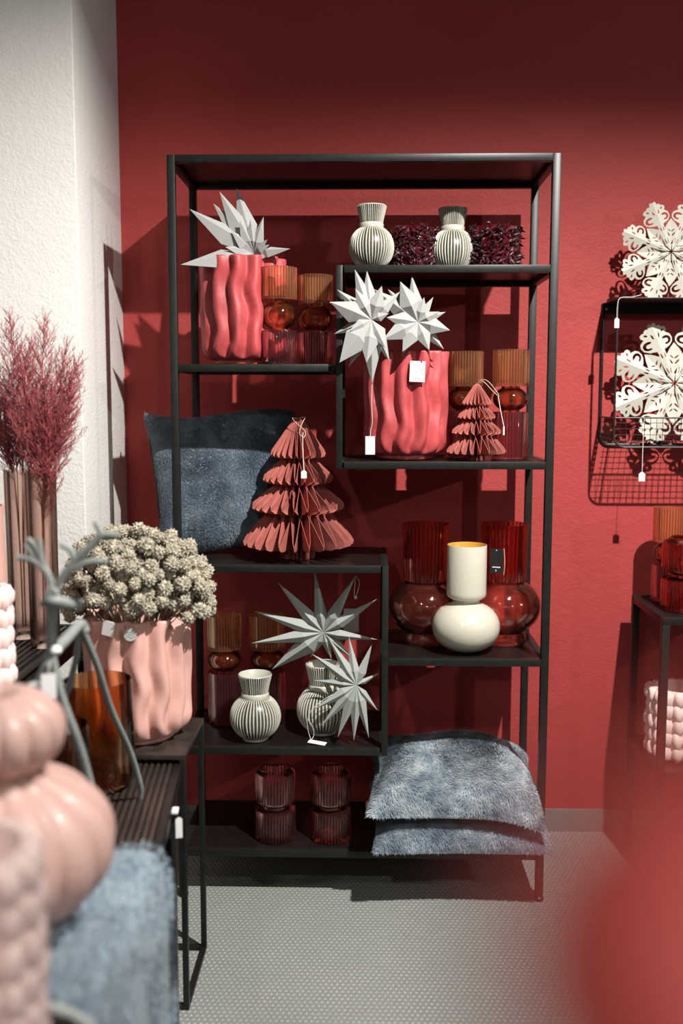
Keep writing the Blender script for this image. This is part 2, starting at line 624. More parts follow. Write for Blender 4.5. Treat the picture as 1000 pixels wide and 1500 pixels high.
# ------------------------------------------------------------------ planters
def planter(name, label, loc, R, Hh, material, rot=0.0, group=None, n_lobes=13):
    t = thing(name, label, 'planter', loc, (0, 0, rot), group)
    n = 13 * 16
    wob = [(random.uniform(0, 6), random.uniform(0, 6)) for _ in range(n_lobes)]

    def rad(th, k, r, z):
        u = z / Hh
        # ribs that wander sideways as they climb
        sh = 0.15 * math.sin(u * 11.0 + 0.8 * math.sin(th * 2)) + 0.09 * math.sin(u * 19 + th * 3)
        a = math.cos(n_lobes * th + 1.5 * sh * 2.2)
        lob = (0.5 + 0.5 * math.cos(n_lobes * th + 4.6 * sh)) ** 0.75
        amp = 0.165 * min(1, max(0, (r / R - 0.72) / 0.2))
        return r * (1 - amp + amp * lob + 0.012 * math.sin(u * 12 + 5 * th) * min(1, amp * 8))
    h = Hh
    out = [(0.62 * R, 0.0), (0.66 * R, 0.004), (0.66 * R, 0.010), (0.62 * R, 0.014)]
    out += [(R * (0.70 + 0.28 * math.sin(a)), 0.014 + 0.040 * (1 - math.cos(a))) for a in [i * PI / 2 / 8 for i in range(0, 9)]]
    out += [(R * (0.98 + 0.02 * i / 14), 0.054 + (h - 0.060) * i / 14) for i in range(1, 15)]
    out += [(R * .995, h - 0.002), (R * .97, h)]
    inn = [(R * .93, h - .003)] + [(R * 0.90, 0.054 + (h - .06) * i / 8) for i in range(8, -1, -1)] + [(R * .6, 0.03), (0.001, 0.03)]
    v, f = lathe([(0.001, 0)] + out + inn, n, rad, False, False)
    g = G()
    g.add(v, f)
    g.build('body', material, t, True, None)
    return t


plA = planter('wavy_planter', 'wavy ribbed red planter on the upper shelf board with one paper star in it', (0.168, 0.135, ZL['z540']), 0.113, 0.270, M['red_ceramic'], 0.3, 'red wavy planters')
plB = planter('wavy_planter', 'wavy ribbed red planter with a square white sticker and two paper stars', (0.588, 0.133, ZL['z680']), 0.111, 0.276, M['red_ceramic'], 0.75, 'red wavy planters')
plC = planter('wavy_planter', 'wavy ribbed pale pink planter full of dried seed heads on side table', (-0.010, -0.366, 0.565), 0.117, 0.275, M['pink_ceramic'], 0.1)
g = G()
bx(g, (0.0, -0.001, 0), (0.038, 0.001, 0.051))
st = g.build('sticker', M['card'], plB, False)
st['label'] = 'white square sticker'


def place_local(o, parent, loc, rot=(0, 0, 0)):
    """put a child at a world place under a parent that is only turned about z"""
    mw = Matrix.Translation(loc) @ Euler(rot).to_matrix().to_4x4()
    pm = Matrix.Translation(parent.location) @ parent.rotation_euler.to_matrix().to_4x4()
    o.matrix_local = pm.inverted() @ mw
    return o


place_local(st, plB, (0.592, 0.0185, 1.343), (0.0, 0.03, 0.03))
g = G()
for c in ([(0.008, 0.040), (0.014, 0.042), (0.020, 0.036), (0.013, 0.028), (0.018, 0.022)],
          [(0.022, 0.040), (0.025, 0.030), (0.030, 0.026), (0.033, 0.014)], [(0.006, 0.010), (0.018, 0.008), (0.032, 0.010)]):
    v, f = tube(curve_pts([(x, -0.0012, z) for x, z in c], 5), 0.0006, 5)
    g.add(v, f)
sc_ = g.build('sticker_print', M['ink'], st, True)
# pink planter: tag and round sticker
g = G()
bx(g, (-0.013, -0.001, -0.032), (0.013, 0.001, 0.0), 0.0)
tg = g.build('price_tag', M['card'], plC, False)
tg['label'] = 'white paper tag over the rim'
place_local(tg, plC, (-0.040, -0.4835, 0.845), (0.12, 0.22, -0.15))
g = G()
v, f = lathe([(0.0135, 0), (0.0135, 0.0008)], 24)
g.add(v, f)
rs = g.build('sticker', M['hem'], plC, True)
rs['label'] = 'round clear sticker'
place_local(rs, plC, (0.002, -0.4815, 0.817), (PI / 2, 0, 0.05))
g = G()
for zz in (-.005, 0, .005):
    v, f = tube(curve_pts([(-.009, zz - .002, .0012), (-.003, zz + .002, .0012), (.003, zz - .001, .0012), (.009, zz + .003, .0012)], 4), 0.0006, 5)
    g.add(v, f)
g.build('sticker_print', M['ink'], rs)


# ------------------------------------------------------------------ striped vases
def striped_vase(label, loc, Rb, Hh, group, rot=0.0, proto=None, loc2=None):
    t = thing('striped_vase', label, 'vase', loc, (0, 0, rot), group)
    nr, sp = 44, 8
    n = nr * sp
    hb = Hh * 0.66                       # bulb height
    prof = [(0.001, 0), (Rb * .50, 0.0), (Rb * .52, .004), (Rb * .52, .007)]
    k0 = len(prof)
    for i in range(0, 21):
        a = -1.02 + (1.02 + 1.0) * i / 20
        z = hb * (0.5 + 0.5 * math.sin(a) / math.sin(1.02)) * .93 + .007
        prof.append((Rb * math.cos(a) if i else Rb * math.cos(a) * 1.0, z))
    k1 = len(prof) - 1
    zc = prof[-1][1]
    prof += [(Rb * .545, zc + .002), (Rb * .55, zc + .009), (Rb * .50, zc + .0125)]
    k2 = len(prof)
    zn = zc + .0125
    zt = Hh - .004
    prof += [(Rb * (.50 + .155 * (i / 7) ** 1.15), zn + .001 + (zt - zn) * i / 7) for i in range(8)]
    k3 = len(prof) - 1
    prof += [(Rb * .66, Hh - .002), (Rb * .645, Hh), (Rb * .61, Hh - .002), (Rb * .50, zn + .01), (Rb * .44, zn - .01), (Rb * .8, hb * .5), (Rb * .5, 0.012), (0.001, 0.012)]

    def rib(k):
        return k0 + 1 <= k <= k1 - 1 or k2 <= k <= k3

    def rad(th, k, r, z):
        if not rib(k):
            return r
        ph = (th * nr / (2 * PI)) % 1.0
        return r + (0.0011 if 0.04 < ph < 0.50 else -0.0011)
    v, f = lathe(prof, n, rad, False, False)
    mi = []
    for k in range(len(prof) - 1):
        for i in range(n):
            r_ = (rib(k) or rib(k + 1)) and k0 <= k and not (k1 - 1 < k < k2 - 1)
            mi.append(1 if (r_ and (i % sp) >= 4) else 0)
    g = G()
    g.add(v, f, mi)
    g.build('body', [M['stripe'], M['groove']], t, True, 0.9)
    return t


striped_vase('cream and dark striped round vase on the top middle board beside the first feather holder', (0.497, 0.105, ZL['z390']), 0.0565, 0.160, 'small striped vases')
striped_vase('cream and dark striped round vase standing between the two feather covered holders', (0.706, 0.165, ZL['z390']), 0.0565, 0.163, 'small striped vases', 0.4)
striped_vase('cream and dark striped round vase with an empty neck beside the amber candlestick', (0.196, 0.072, ZL['z1096']), 0.0665, 0.176, 'large striped vases')
striped_vase('cream and dark striped round vase with grey paper star stuck in neck', (0.372, 0.128, ZL['z1096']), 0.070, 0.190, 'large striped vases', 0.3)


# ------------------------------------------------------------------ glass candlesticks
def candlestick(label, loc, s, base_h, bulb_h, cup_h, R, mats, group, name='glass_candlestick'):
    t = thing(name, label, 'candle holder', loc, (0, 0, random.random()), group)
    nr = 38
    z = base_h
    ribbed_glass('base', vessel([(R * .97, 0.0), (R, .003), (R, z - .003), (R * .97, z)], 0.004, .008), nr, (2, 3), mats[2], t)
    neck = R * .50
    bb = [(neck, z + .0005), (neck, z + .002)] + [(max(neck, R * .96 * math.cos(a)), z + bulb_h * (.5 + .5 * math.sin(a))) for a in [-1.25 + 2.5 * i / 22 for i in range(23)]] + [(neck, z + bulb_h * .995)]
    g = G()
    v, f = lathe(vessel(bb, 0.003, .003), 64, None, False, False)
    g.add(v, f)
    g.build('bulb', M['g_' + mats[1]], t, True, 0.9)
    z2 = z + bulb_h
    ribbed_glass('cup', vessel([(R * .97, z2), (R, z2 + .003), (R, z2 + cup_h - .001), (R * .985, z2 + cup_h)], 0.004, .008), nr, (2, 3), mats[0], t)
    return t


amp = ('amber', 'orange', 'purple')
GC = 'amber and purple glass candlesticks'
candlestick('ribbed glass candlestick, amber over purple, standing right against the upper red planter', (0.264, 0.075, ZL['z540']), 1, .086, .076, .080, .0465, amp, GC)
candlestick('ribbed glass candlestick, amber over purple, beside the upright divider on the upper board', (0.353, 0.150, ZL['z540']), 1, .086, .072, .074, .0450, amp, GC)
candlestick('ribbed glass candlestick, amber over purple, half hidden behind the small paper tree', (0.748, 0.205, ZL['z680']), 1, .122, .066, .092, .0480, amp, GC)
candlestick('ribbed glass candlestick, amber over purple, near the post beside the small paper tree', (0.862, 0.155, ZL['z680']), 1, .122, .066, .094, .0475, amp, GC)
candlestick('ribbed glass candlestick, amber over purple, behind the empty striped vase', (0.096, 0.215, ZL['z1096']), 1, .142, .066, .094, .0475, amp, GC)
candlestick('ribbed glass candlestick, amber over purple, in shade behind the grey star spikes', (0.214, 0.225, ZL['z1096']), 1, .142, .066, .094, .0500, amp, GC)
candlestick('amber ribbed glass candlestick behind the red glass vase on the small black table', (1.330, 0.285, 0.7435), 1, .10, .066, .094, .0475, amp, GC)


# ------------------------------------------------------------------ low double-drum vases and the other glass
def drum_vase(label, loc, R, h1, h2, tint, group, name='ribbed_glass_vase'):
    t = thing(name, label, 'vase', loc, (0, 0, 0), group)
    w = R * .66
    h3 = h1 + .018
    out = [(R * .97, 0), (R, .004), (R, h1 - .010), (R * .97, h1 - .003), (w, h1 + .003), (w, h1 + .010), (R * .96, h3 + .002),
           (R, h3 + .008), (R, h3 + h2 - .010), (R * .96, h3 + h2 - .002), (R * .76, h3 + h2 + .006), (R * .74, h3 + h2 + .010)]
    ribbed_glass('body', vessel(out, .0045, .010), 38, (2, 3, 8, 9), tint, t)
    return t


drum_vase('rose glass ribbed double drum vase on the bottom board, the one farther from the cushions', (0.247, 0.085, ZL['z1245']), 0.0545, .082, .082, 'rose', 'low rose glass vases')
drum_vase('rose glass ribbed double drum vase on the bottom board, the one next to the cushions', (0.3945, 0.088, ZL['z1245']), 0.0545, .082, .082, 'rose', 'low rose glass vases')
drum_vase('large red ribbed glass vase with two rounded tiers on the small black table', (1.350, 0.165, 0.7435), 0.075, .085, .080, 'red', None)


def lantern_vase(label, loc, R, group):
    t = thing('bulb_glass_vase', label, 'vase', loc, (0, 0, 0), group)
    foot = [(R * .62, 0), (R * .64, .006), (R * .60, .024), (R * .56, .030)]
    bulb = [(R * math.cos(a), .098 + .070 * math.sin(a) / math.sin(1.0) * .97) for a in [-.95 + 1.93 * i / 20 for i in range(21)]]
    g = G()
    v, f = lathe(vessel(foot + bulb, .003, .006), 80, None, False, False)
    g.add(v, f)
    g.build('bulb', M['g_redclear'], t, True, 0.9)
    zc = bulb[-1][1]
    cyl = [(R * .55, zc + .001), (R * .60, zc + .008), (R * .60, zc + .060), (R * .61, zc + .110), (R * .635, zc + .158)]
    ribbed_glass('neck', vessel(cyl, .003, .004), 34, (2, 3, 4, 5), 'red', t)
    return t


lantern_vase('large bulbous red glass vase with ribbed neck, behind cream vase near the divider', (0.6475, 0.190, ZL['z965']), 0.101, 'bulbous red glass vases')
lv = lantern_vase('large bulbous red glass vase with black paper label, behind cream vase near the post', (0.859, 0.198, ZL['z965']), 0.101, 'bulbous red glass vases')
g = G()
bx(g, (-.017, -.001, -.033), (.017, .001, .033))
lab = g.build('paper_label', M['black_label'], lv, False)
lab['label'] = 'black rectangular paper label'
place_local(lab, lv, (0.829, 0.118, 0.878), (0, 0, -0.25))
g = G()
x = -.011
for wdt in (.0016, .0022, .0009, .0020, .0016, .0022, .0012, .0018):
    bx(g, (x, -.0016, -.0180), (x + wdt, -.0010, -.0150))
    x += wdt + .0010
bx(g, (-.0022, -.0016, .0275), (.0006, -.0010, .0292))
bx(g, (-.0022, -.0016, -.0275), (-.0006, -.0010, -.0230))
g.build('label_print', M['card'], lab, False)
g = G()
v, f = tube(curve_pts([(.0185, 0, .034), (.021, -.003, .01), (.0215, -.004, -.015), (.019, -.001, -.036)], 6), .0009, 6)
g.add(v, f)
g.build('label_ribbon', M['kraft'], lab)

# cream vase
t = thing('cream_vase', 'glossy cream vase with round belly and ochre inside before the red glass vases', 'vase', (0.748, 0.088, ZL['z965']))
pr = [(0.001, 0.001), (.030, 0.001)]
pr += [(.0885 * math.cos(a) ** .82, .0655 + .0655 * math.sin(a)) for a in [-1.20 + 2.32 * i / 24 for i in range(25)]]
pr += [(.0355, .1295), (.0345, .132), (.0345, .135), (.040, .140), (.048, .1435), (.0512, .149), (.0515, .158), (.0515, .279), (.0508, .281), (.0495, .281)]
g = G()
v, f = lathe(pr, 72, None, False, False)
g.add(v, f)
g.build('body', M['cream'], t, True, 0.9)
g = G()
v, f = lathe([(.0495, .281), (.0487, .279), (.0485, .16), (.030, .145), (.001, .145)], 72, None, False, False)
g.add(v, f)
g.build('inside', M['ochre'], t, True, 0.9)


# ------------------------------------------------------------------ feather holders
def feather_mesh(seed, R=.052, Hh=.118):
    rnd = random.Random(seed)
    g = G()
    for i in range(760):
        th = rnd.uniform(0, 2 * PI)
        z = rnd.uniform(0.002, Hh - .004)
        d = Vector((math.cos(th), math.sin(th), 0))
        up = Vector((0, 0, 1))
        sd = d.cross(up)
        dirv = (up * rnd.uniform(-.6, 1.0) + sd * rnd.uniform(-1, 1) + d * rnd.uniform(.0, .35)).normalized()
        ln = rnd.uniform(.014, .026)
        if z + dirv.z * ln > Hh + .004:
            dirv.z = -abs(dirv.z)
        if z + dirv.z * ln < 0.001:
            dirv.z = abs(dirv.z)
        wv = dirv.cross(d).normalized() * rnd.uniform(.002, .0042)
        p = d * (R + rnd.uniform(-.002, .001)) + up * z
        nrm = d * .003
        a, b, c = p, p + dirv * ln * .5 + nrm, p + dirv * ln + nrm * rnd.uniform(-.5, 2)
        g.add([a, b + wv, c, b - wv, b + nrm * .7], [(0, 1, 4), (1, 2, 4), (2, 3, 4), (3, 0, 4)])
    return g


fm = feather_mesh(3).mesh('feathers', M['feather'], False)
pr = vessel([(.046, 0), (.050, .004), (.050, .112), (.048, .114)], .003, .008)
g = G()
v, f = lathe(pr, 48, None, False, False)
g.add(v, f)
cm = g.mesh('glass_cup', M['red_core'])
for lbl, loc, rz in (('dark burgundy feather covered candle holder between the two striped vases', (0.607, 0.170, ZL['z390']), 0.0),
                     ('dark burgundy feather covered candle holder at the end of the row near the post', (0.815, 0.160, ZL['z390']), 2.1)):
    t = thing('feather_candle_holder', lbl, 'candle holder', loc, (0, 0, rz), 'feather candle holders')
    t.scale = (1.1, 1.1, 1.0)
    link('cup', cm, t)
    stuff(link('feathers', fm, t))


# ------------------------------------------------------------------ price tags
def price_tag(parent, top, w=.013, h=.018, string=None, rot=(0, 0, 0), square=False, label=None, smat='white_string', string_pts=None):
    """card hanging below `top` (world), with a string"""
    g = G()
    c = 0 if square else w * .35
    pts = [(-w / 2 + c, 0), (w / 2 - c, 0), (w / 2, -c * .9), (w / 2, -h), (-w / 2, -h), (-w / 2, -c * .9)]
    if square:
        pts = [(-w / 2, 0), (w / 2, 0), (w / 2, -h), (-w / 2, -h)]
    n = len(pts)
    v = [(x, -.0004, z) for x, z in pts] + [(x, .0004, z) for x, z in pts]
    f = [tuple(range(n))[::-1], tuple(range(n, 2 * n))] + [(i, (i + 1) % n, (i + 1) % n + n, i + n) for i in range(n)]
    g.add(v, f)
    o = g.build('price_tag', M['card'], parent, False)
    o['label'] = label or 'small white paper price tag on a string'
    place_local(o, parent, top, rot)
    if string_pts:
        g = G()
        inv = (Matrix.Translation(top) @ Euler(rot).to_matrix().to_4x4()).inverted()
        v, f = tube(curve_pts([inv @ Vector(p) for p in string_pts], 6), .0007, 6)
        g.add(v, f)
        s = g.build('tag_string', M[smat], o)
    return o


# ------------------------------------------------------------------ paper stars
def petal_mesh(name, w, sh, hgt, m, back=None):
    """unit spike along +X, width w at distance sh, ridge height hgt toward +Z"""
    hb = hgt * .55 if back is None else back
    v = [(0, 0, 0.0), (sh, w, -0.0), (1, 0, 0), (sh, -w, 0), (sh * .9, 0, hgt), (sh * .9, 0, -hb)]
    f = [(0, 4, 1), (1, 4, 2), (2, 4, 3), (3, 4, 0), (1, 5, 0), (2, 5, 1), (3, 5, 2), (0, 5, 3)]
    # face winding outwards
    f = [(0, 1, 4)[::-1], (1, 2, 4)[::-1], (2, 3, 4)[::-1], (3, 0, 4)[::-1], (1, 0, 5)[::-1], (2, 1, 5)[::-1], (3, 2, 5)[::-1], (0, 3, 5)[::-1]]
    g = G()
    g.add(v, f)
    return g.mesh(name, m, False)


SPIKE = petal_mesh('spike', .085, .30, .075, M['star_grey'])
PETAL = petal_mesh('petal', .20, .45, -.085, M['star'], -.11)
LONGP = petal_mesh('long_petal', .15, .42, .10, M['star'])


def star(label, centre, tips, group=None, lift=None, name='paper_star', face=(0, -1, 0)):
    """tips: (dx, dz, dy_toward_viewer, mesh, width_scale) in metres"""
    t = thing(name, label, 'star', centre, (0, 0, 0), group)
    fv = Vector(face).normalized()
    for i, (dx, dz, dy, me, ws) in enumerate(tips):
        d = Vector((dx, -dy, dz))
        ln = d.length
        xa = d.normalized()
        za = (fv - xa * fv.dot(xa)).normalized()
        ya = za.cross(xa)
        o = link('spike' if me is SPIKE else 'petal', me, t)
        mx = Matrix((xa, ya, za)).transposed().to_4x4()
        o.matrix_local = mx @ Matrix.Diagonal((ln, ln * ws, ln * ws, 1))
    return t


def tips_px(lst, u, me, dy, ws=1.0):
    return [(x * u, -z * u, dy, me, ws) for x, z in lst]


# star in the upper planter: centre px (377,375)
U = 0.00172
tA = []
for (x, z), dy in zip([(-92, -63), (-103, 18), (-60, -74), (-50, -90), (-27, -98), (14, -54), (55, -4)], [.02, .05, -.01, .0, -.03, .0, .05]):
    tA.append((x * U, -z * U, dy, LONGP, 1.0))
for (x, z) in [(-3, -45), (20, -18), (23, -11), (-30, -30), (-38, -8), (12, -40), (-18, -44), (30, 2), (-20, 4)]:
    tA.append((x * U * 1.05, -z * U * 1.05, .030, PETAL, 1.1))
star('pale grey folded paper star standing in the upper red planter', (0.203, 0.075, 1.660), tA, 'pale grey paper stars', face=(0.1, -1, .5))
# two stars at the lower red planter
tL = [(x * U, -z * U, dy, LONGP, 1.05) for (x, z), dy in zip([(-24, -71), (-7, -69), (-49, -43), (-53, 19), (-32, 65), (1, 89), (26, 58), (40, -40)], [-.02] * 8)]
tL += [(x * U, -z * U, .012, PETAL, 1.25) for x, z in [(-23, -42), (-58, -24), (-31, 16), (-7, 60), (-45, 60), (14, -46), (20, 40), (24, -8)]]
sL = star('pale grey paper star hanging off the side of the lower red planter', (0.4975, -0.030, 1.4905), tL, 'pale grey paper stars')
tR = [(x * U, -z * U, dy, LONGP, 1.05) for (x, z), dy in zip([(-9, -66), (22, -36), (40, -15), (38, 38), (-57, 30), (-43, -47), (-63, -47), (-20, 44)], [-.015] * 8)]
tR += [(x * U, -z * U, .012, PETAL, 1.3) for x, z in [(-26, -56), (45, 12), (-22, 42), (-45, -6), (16, 40), (8, -34), (-50, 25), (30, -14)]]
star('pale grey paper star propped upright above the rim of the lower red planter', (0.611, 0.000, 1.4870), tR, 'pale grey paper stars')
price_tag(sL, (0.4955, -0.010, 1.2085), .0235, .0450, square=True, label='white rectangular price tag on a string',
          string_pts=[(0.4995, -0.028, 1.335), (0.4985, -0.022, 1.29), (0.5005, -0.016, 1.245), (0.497, -0.012, 1.225), (0.4955, -0.010, 1.2085)])
# grey speckled long-spiked stars
tips1 = [(-0.023, 0.172), (-0.121, 0.139), (-0.181, 0.059), (-0.19, -0.027), (-0.14, -0.109), (0.142, 0.094), (0.143, -0.015), (0.085, 0.155), (0.075, -0.075), (-0.036, -0.075), (0.02, -0.080)]
star('grey speckled star with long thin spikes standing in the striped vase', (0.3745, 0.105, 0.686),
     [(x, z, .012 if z > -.07 else -.03, SPIKE, 1.1 if z > -.07 else 1.8) for x, z in tips1], 'grey spiky stars')
tips2 = [(-0.021, 0.121), (0.04, 0.103), (0.059, 0.024), (0.056, -0.069), (0.032, -0.140), (-0.007, -0.149), (-0.049, -0.140), (-0.091, -0.109), (-0.113, -0.067), (-0.113, 0.003), (-0.118, 0.074), (-0.073, 0.115)]
s2 = star('smaller grey speckled spiky star leaning on the striped vase with a fallen tag', (0.4635, 0.020, 0.569),
          [(x, z, -.03 if z > 0 else .0, SPIKE, 1.25) for x, z in tips2], 'grey spiky stars')
g = G()
bx(g, (-.024, -.009, 0), (.024, .009, .0008))
tg = g.build('price_tag', M['card'], s2, False)
tg['label'] = 'white paper tag lying on the board'
place_local(tg, s2, (0.361, 0.036, 0.4095), (0.12, 0.06, -0.30))
g = G()
for pts in ([(0.345, .045, .412), (0.337, .042, .440), (.336, .035, .470), (.352, .030, .505), (.40, .03, .54), (.455, .022, .566)],
            [(0.345, .045, .412), (0.352, .045, .428), (.349, .038, .450), (.338, .036, .472)]):
    v, f = tube(curve_pts([Vector(p) - s2.location for p in pts], 6), .0008, 6)
    g.add(v, f)
g.build('tag_string', M['white_string'], s2)
# hanging thread at the tip of the long star
st1 = [o for o in bpy.data.objects if o.get('label', '').startswith('grey speckled star with long')][0]
g = G()
for pts in ([(0.085, -.012, .155), (.083, -.014, .13), (.081, -.014, .10)], [(0.085, -.012, .155), (.094, -.014, .14), (.092, -.014, .12), (.086, -.014, .10)]):
    v, f = tube(curve_pts(pts, 6), .0008, 6)
    g.add(v, f)
v, f = lathe([(.0005, -.004), (.004, -.002), (.0035, .003), (.001, .005)], 10)
g.add(v, f, 0, Matrix.Translation((.085, -.014, .097)))
g.build('hanging_thread', M['string'], st1)

# ------------------------------------------------------------------ paper trees
TREE_PROF = [(0.03, 0), (.30, 0), (.30, .075), (.55, .078), (.88, .085), (.98, .100), (1.0, .125), (.95, .16), (.64, .30), (.60, .325), (.66, .335), (.78, .345), (.83, .365),
             (.81, .40), (.50, .505), (.45, .525), (.50, .535), (.60, .545), (.635, .565), (.60, .60), (.36, .69), (.33, .71), (.38, .718), (.47, .725), (.495, .745), (.47, .775),
             (.30, .87), (.12, .975), (.04, 1.0)]
SWING = ([0, .08, .125, .31, .365, .515, .565, .70, .745, 1.0], [.3, 1, 1, -1, 1, -1, 1, -1, 1, -.6])


def tree_page(sign, R, Hh, nfin, m):
    """one paper page: its edge swings toward its neighbour at the waists"""
    v, f = [], []
    half = PI / nfin
    th = .00045
    for (r, z) in TREE_PROF:
        # swing: +1 at the outer bulges, -1 at the waists
        rel = r
        a = sign * half * .92 * float(np.interp(z, *SWING))
        for rr, aa in ((0.004, 0), (R * r * .55, a * .25), (R * r * .85, a * .75), (R * r, a)):
            for s in (-1, 1):
                x, y = rr * math.cos(aa), rr * math.sin(aa) + s * th
                v.append((x, y, z * Hh))
    n = len(TREE_PROF)
    for k in range(n - 1):
        for c in range(3):
            a = k * 8 + c * 2
            b = a + 8
            f.append((a, a + 2, b + 2, b))
            f.append((a + 1, b + 1, b + 3, a + 3))
        a, b = k * 8 + 6, k * 8 + 14
        f.append((a, a + 1, b + 1, b))
    g = G()
    g.add(v, f)
    return g.mesh('page', m, True, 0.5)


def paper_tree(label, loc, R, Hh, nfin, rot, strings):
    t = thing('paper_tree', label, 'christmas tree', loc, (0, 0, 0), 'folded paper trees')
    ms = [tree_page(s, R, Hh, nfin, M['tree_paper']) for s in (-1, 1)]
    for i in range(nfin):
        link('page', ms[i % 2], t, None, (0, 0, rot + 2 * PI * i / nfin))
    g = G()
    for pts in strings:
        v, f = tube(curve_pts(pts, 6), .0008, 6)
        g.add(v, f)
    g.build('hanging_cord', M['string'], t)
    return t


pt1 = paper_tree('large dusty red folded paper tree with white price tag before the leaning cushion', (0.307, 0.135, ZL['z830']), 0.147, 0.368, 48, .06,
                 [[(0, 0, .366), (-.012, -.03, .368), (.0, -.05, .355), (.022, -.055, .335), (.02, -.06, .32), (.008, -.06, .33), (.014, -.05, .355), (.02, -.02, .37), (0, 0, .366)]])
price_tag(pt1, (0.331, -0.005, 1.1235), .0140, .0200, label='white price tag on a thread', string_pts=[(0.3245, 0.06, 1.215), (.327, .02, 1.17), (0.331, -0.005, 1.1235)])
pt2 = paper_tree('small dusty red folded paper tree before the amber candlesticks', (0.766, 0.075, ZL['z680']), 0.0755, 0.194, 40, .1,
                 [[(0, 0, .192), (.008, -.01, .203), (.025, -.02, .199), (.048, -.03, .170), (.050, -.03, .162)], [(0, 0, .192), (.012, -.012, .200), (.034, -.02, .178), (.05, -.03, .162)]])
price_tag(pt2, (0.8245, -0.004, 1.2335), .0060, .0215, label='narrow white price tag hanging edge on', rot=(0, 0, 0.9), string_pts=[(0.8155, 0.045, 1.308), (.8195, .02, 1.27), (0.8245, -0.004, 1.2335)])


# ------------------------------------------------------------------ fur cushions
def fur_blades(P, Nn, count, length, width, comb, seed, drop=0.0):
    """P: (n,3,3) triangles with per-vertex normals Nn; returns verts/faces for `count` tapered blades"""
    rg = np.random.default_rng(seed)
    a = np.linalg.norm(np.cross(P[:, 1] - P[:, 0], P[:, 2] - P[:, 0]), axis=1)
    idx = rg.choice(len(P), count, p=a / a.sum())
    u, w = rg.random(count), rg.random(count)
    s = u + w > 1
    u[s], w[s] = 1 - u[s], 1 - w[s]
    T = P[idx]
    p = T[:, 0] + (T[:, 1] - T[:, 0]) * u[:, None] + (T[:, 2] - T[:, 0]) * w[:, None]
    n = Nn[idx, 0] + (Nn[idx, 1] - Nn[idx, 0]) * u[:, None] + (Nn[idx, 2] - Nn[idx, 0]) * w[:, None]
    n /= np.linalg.norm(n, axis=1)[:, None] + 1e-9
    k = 24.0
    fl = np.stack([np.sin(k * p[:, 1] + 3 * np.sin(k * .7 * p[:, 0]) + seed), np.cos(k * 1.1 * p[:, 0] + 2 * np.sin(k * .8 * p[:, 2])),
                   np.sin(k * .9 * p[:, 2] + 2.2 * np.cos(k * .6 * p[:, 1]))], 1) * .8
    fl += rg.normal(0, .35, fl.shape) + np.array(comb)
    fl -= n * np.sum(fl * n, 1)[:, None]
    fl /= np.linalg.norm(fl, axis=1)[:, None] + 1e-9
    d = n * rg.uniform(.35, .8, (count, 1)) + fl * .8
    d /= np.linalg.norm(d, axis=1)[:, None]
    ln = length * rg.uniform(.6, 1.2, (count, 1))
    sd = np.cross(d, n)
    sd /= np.linalg.norm(sd, axis=1)[:, None] + 1e-9
    sd *= width * .5
    mid = p + d * ln * .55
    tip = p + d * ln + fl * ln * .25 + np.array([0, 0, -drop])
    V = np.empty((count, 5, 3))
    V[:, 0], V[:, 1], V[:, 2], V[:, 3], V[:, 4] = p - sd, p + sd, mid + sd * .8, mid - sd * .8, tip
    return V.reshape(-1, 3), count


def blades_object(name, parent, V, count, m):
    me = bpy.data.meshes.new(name)
    me.vertices.add(count * 5)
    me.vertices.foreach_set('co', V.ravel())
    base = np.arange(count)[:, None] * 5
    loops = np.concatenate([base + np.array([[0, 1, 2, 3]]), base + np.array([[3, 2, 4]])], 1).ravel()
    me.loops.add(len(loops))
    me.loops.foreach_set('vertex_index', loops.astype(np.int32))
    me.polygons.add(count * 2)
    st_ = np.empty((count, 2), np.int32)
    st_[:, 0] = np.arange(count) * 7
    st_[:, 1] = np.arange(count) * 7 + 4
    me.polygons.foreach_set('loop_start', st_.ravel())
    me.materials.append(m)
    me.update(calc_edges=True)
    me.validate()
    return stuff(link(name, me, parent))


def pillow_grid(a, b, h, n=28, pinch=.07, deform=None, power=.45):
    """closed pillow, returns verts, faces (top sheet then bottom sheet)"""
    v, f = [], []
    for s in (1, -1):
        for j in range(n + 1):
            for i in range(n + 1):
                u, w = -1 + 2 * i / n, -1 + 2 * j / n
                u, w = math.sin(u * PI / 2), math.sin(w * PI / 2)
                x = a * u * (1 - pinch * (1 - w * w))
                y = b * w * (1 - pinch * (1 - u * u))
                z = s * h * max(0, (1 - u ** 4) * (1 - w ** 4)) ** power
                p = (x, y, z)
                v.append(deform(*p, s) if deform else p)
    N1 = (n + 1) * (n + 1)
    for s, o in ((1, 0), (-1, N1)):
        for j in range(n):
            for i in range(n):
                q_ = [o + j * (n + 1) + i, o + j * (n + 1) + i + 1, o + (j + 1) * (n + 1) + i + 1, o + (j + 1) * (n + 1) + i]
                f.append(tuple(q_ if s == 1 else q_[::-1]))
    return v, f


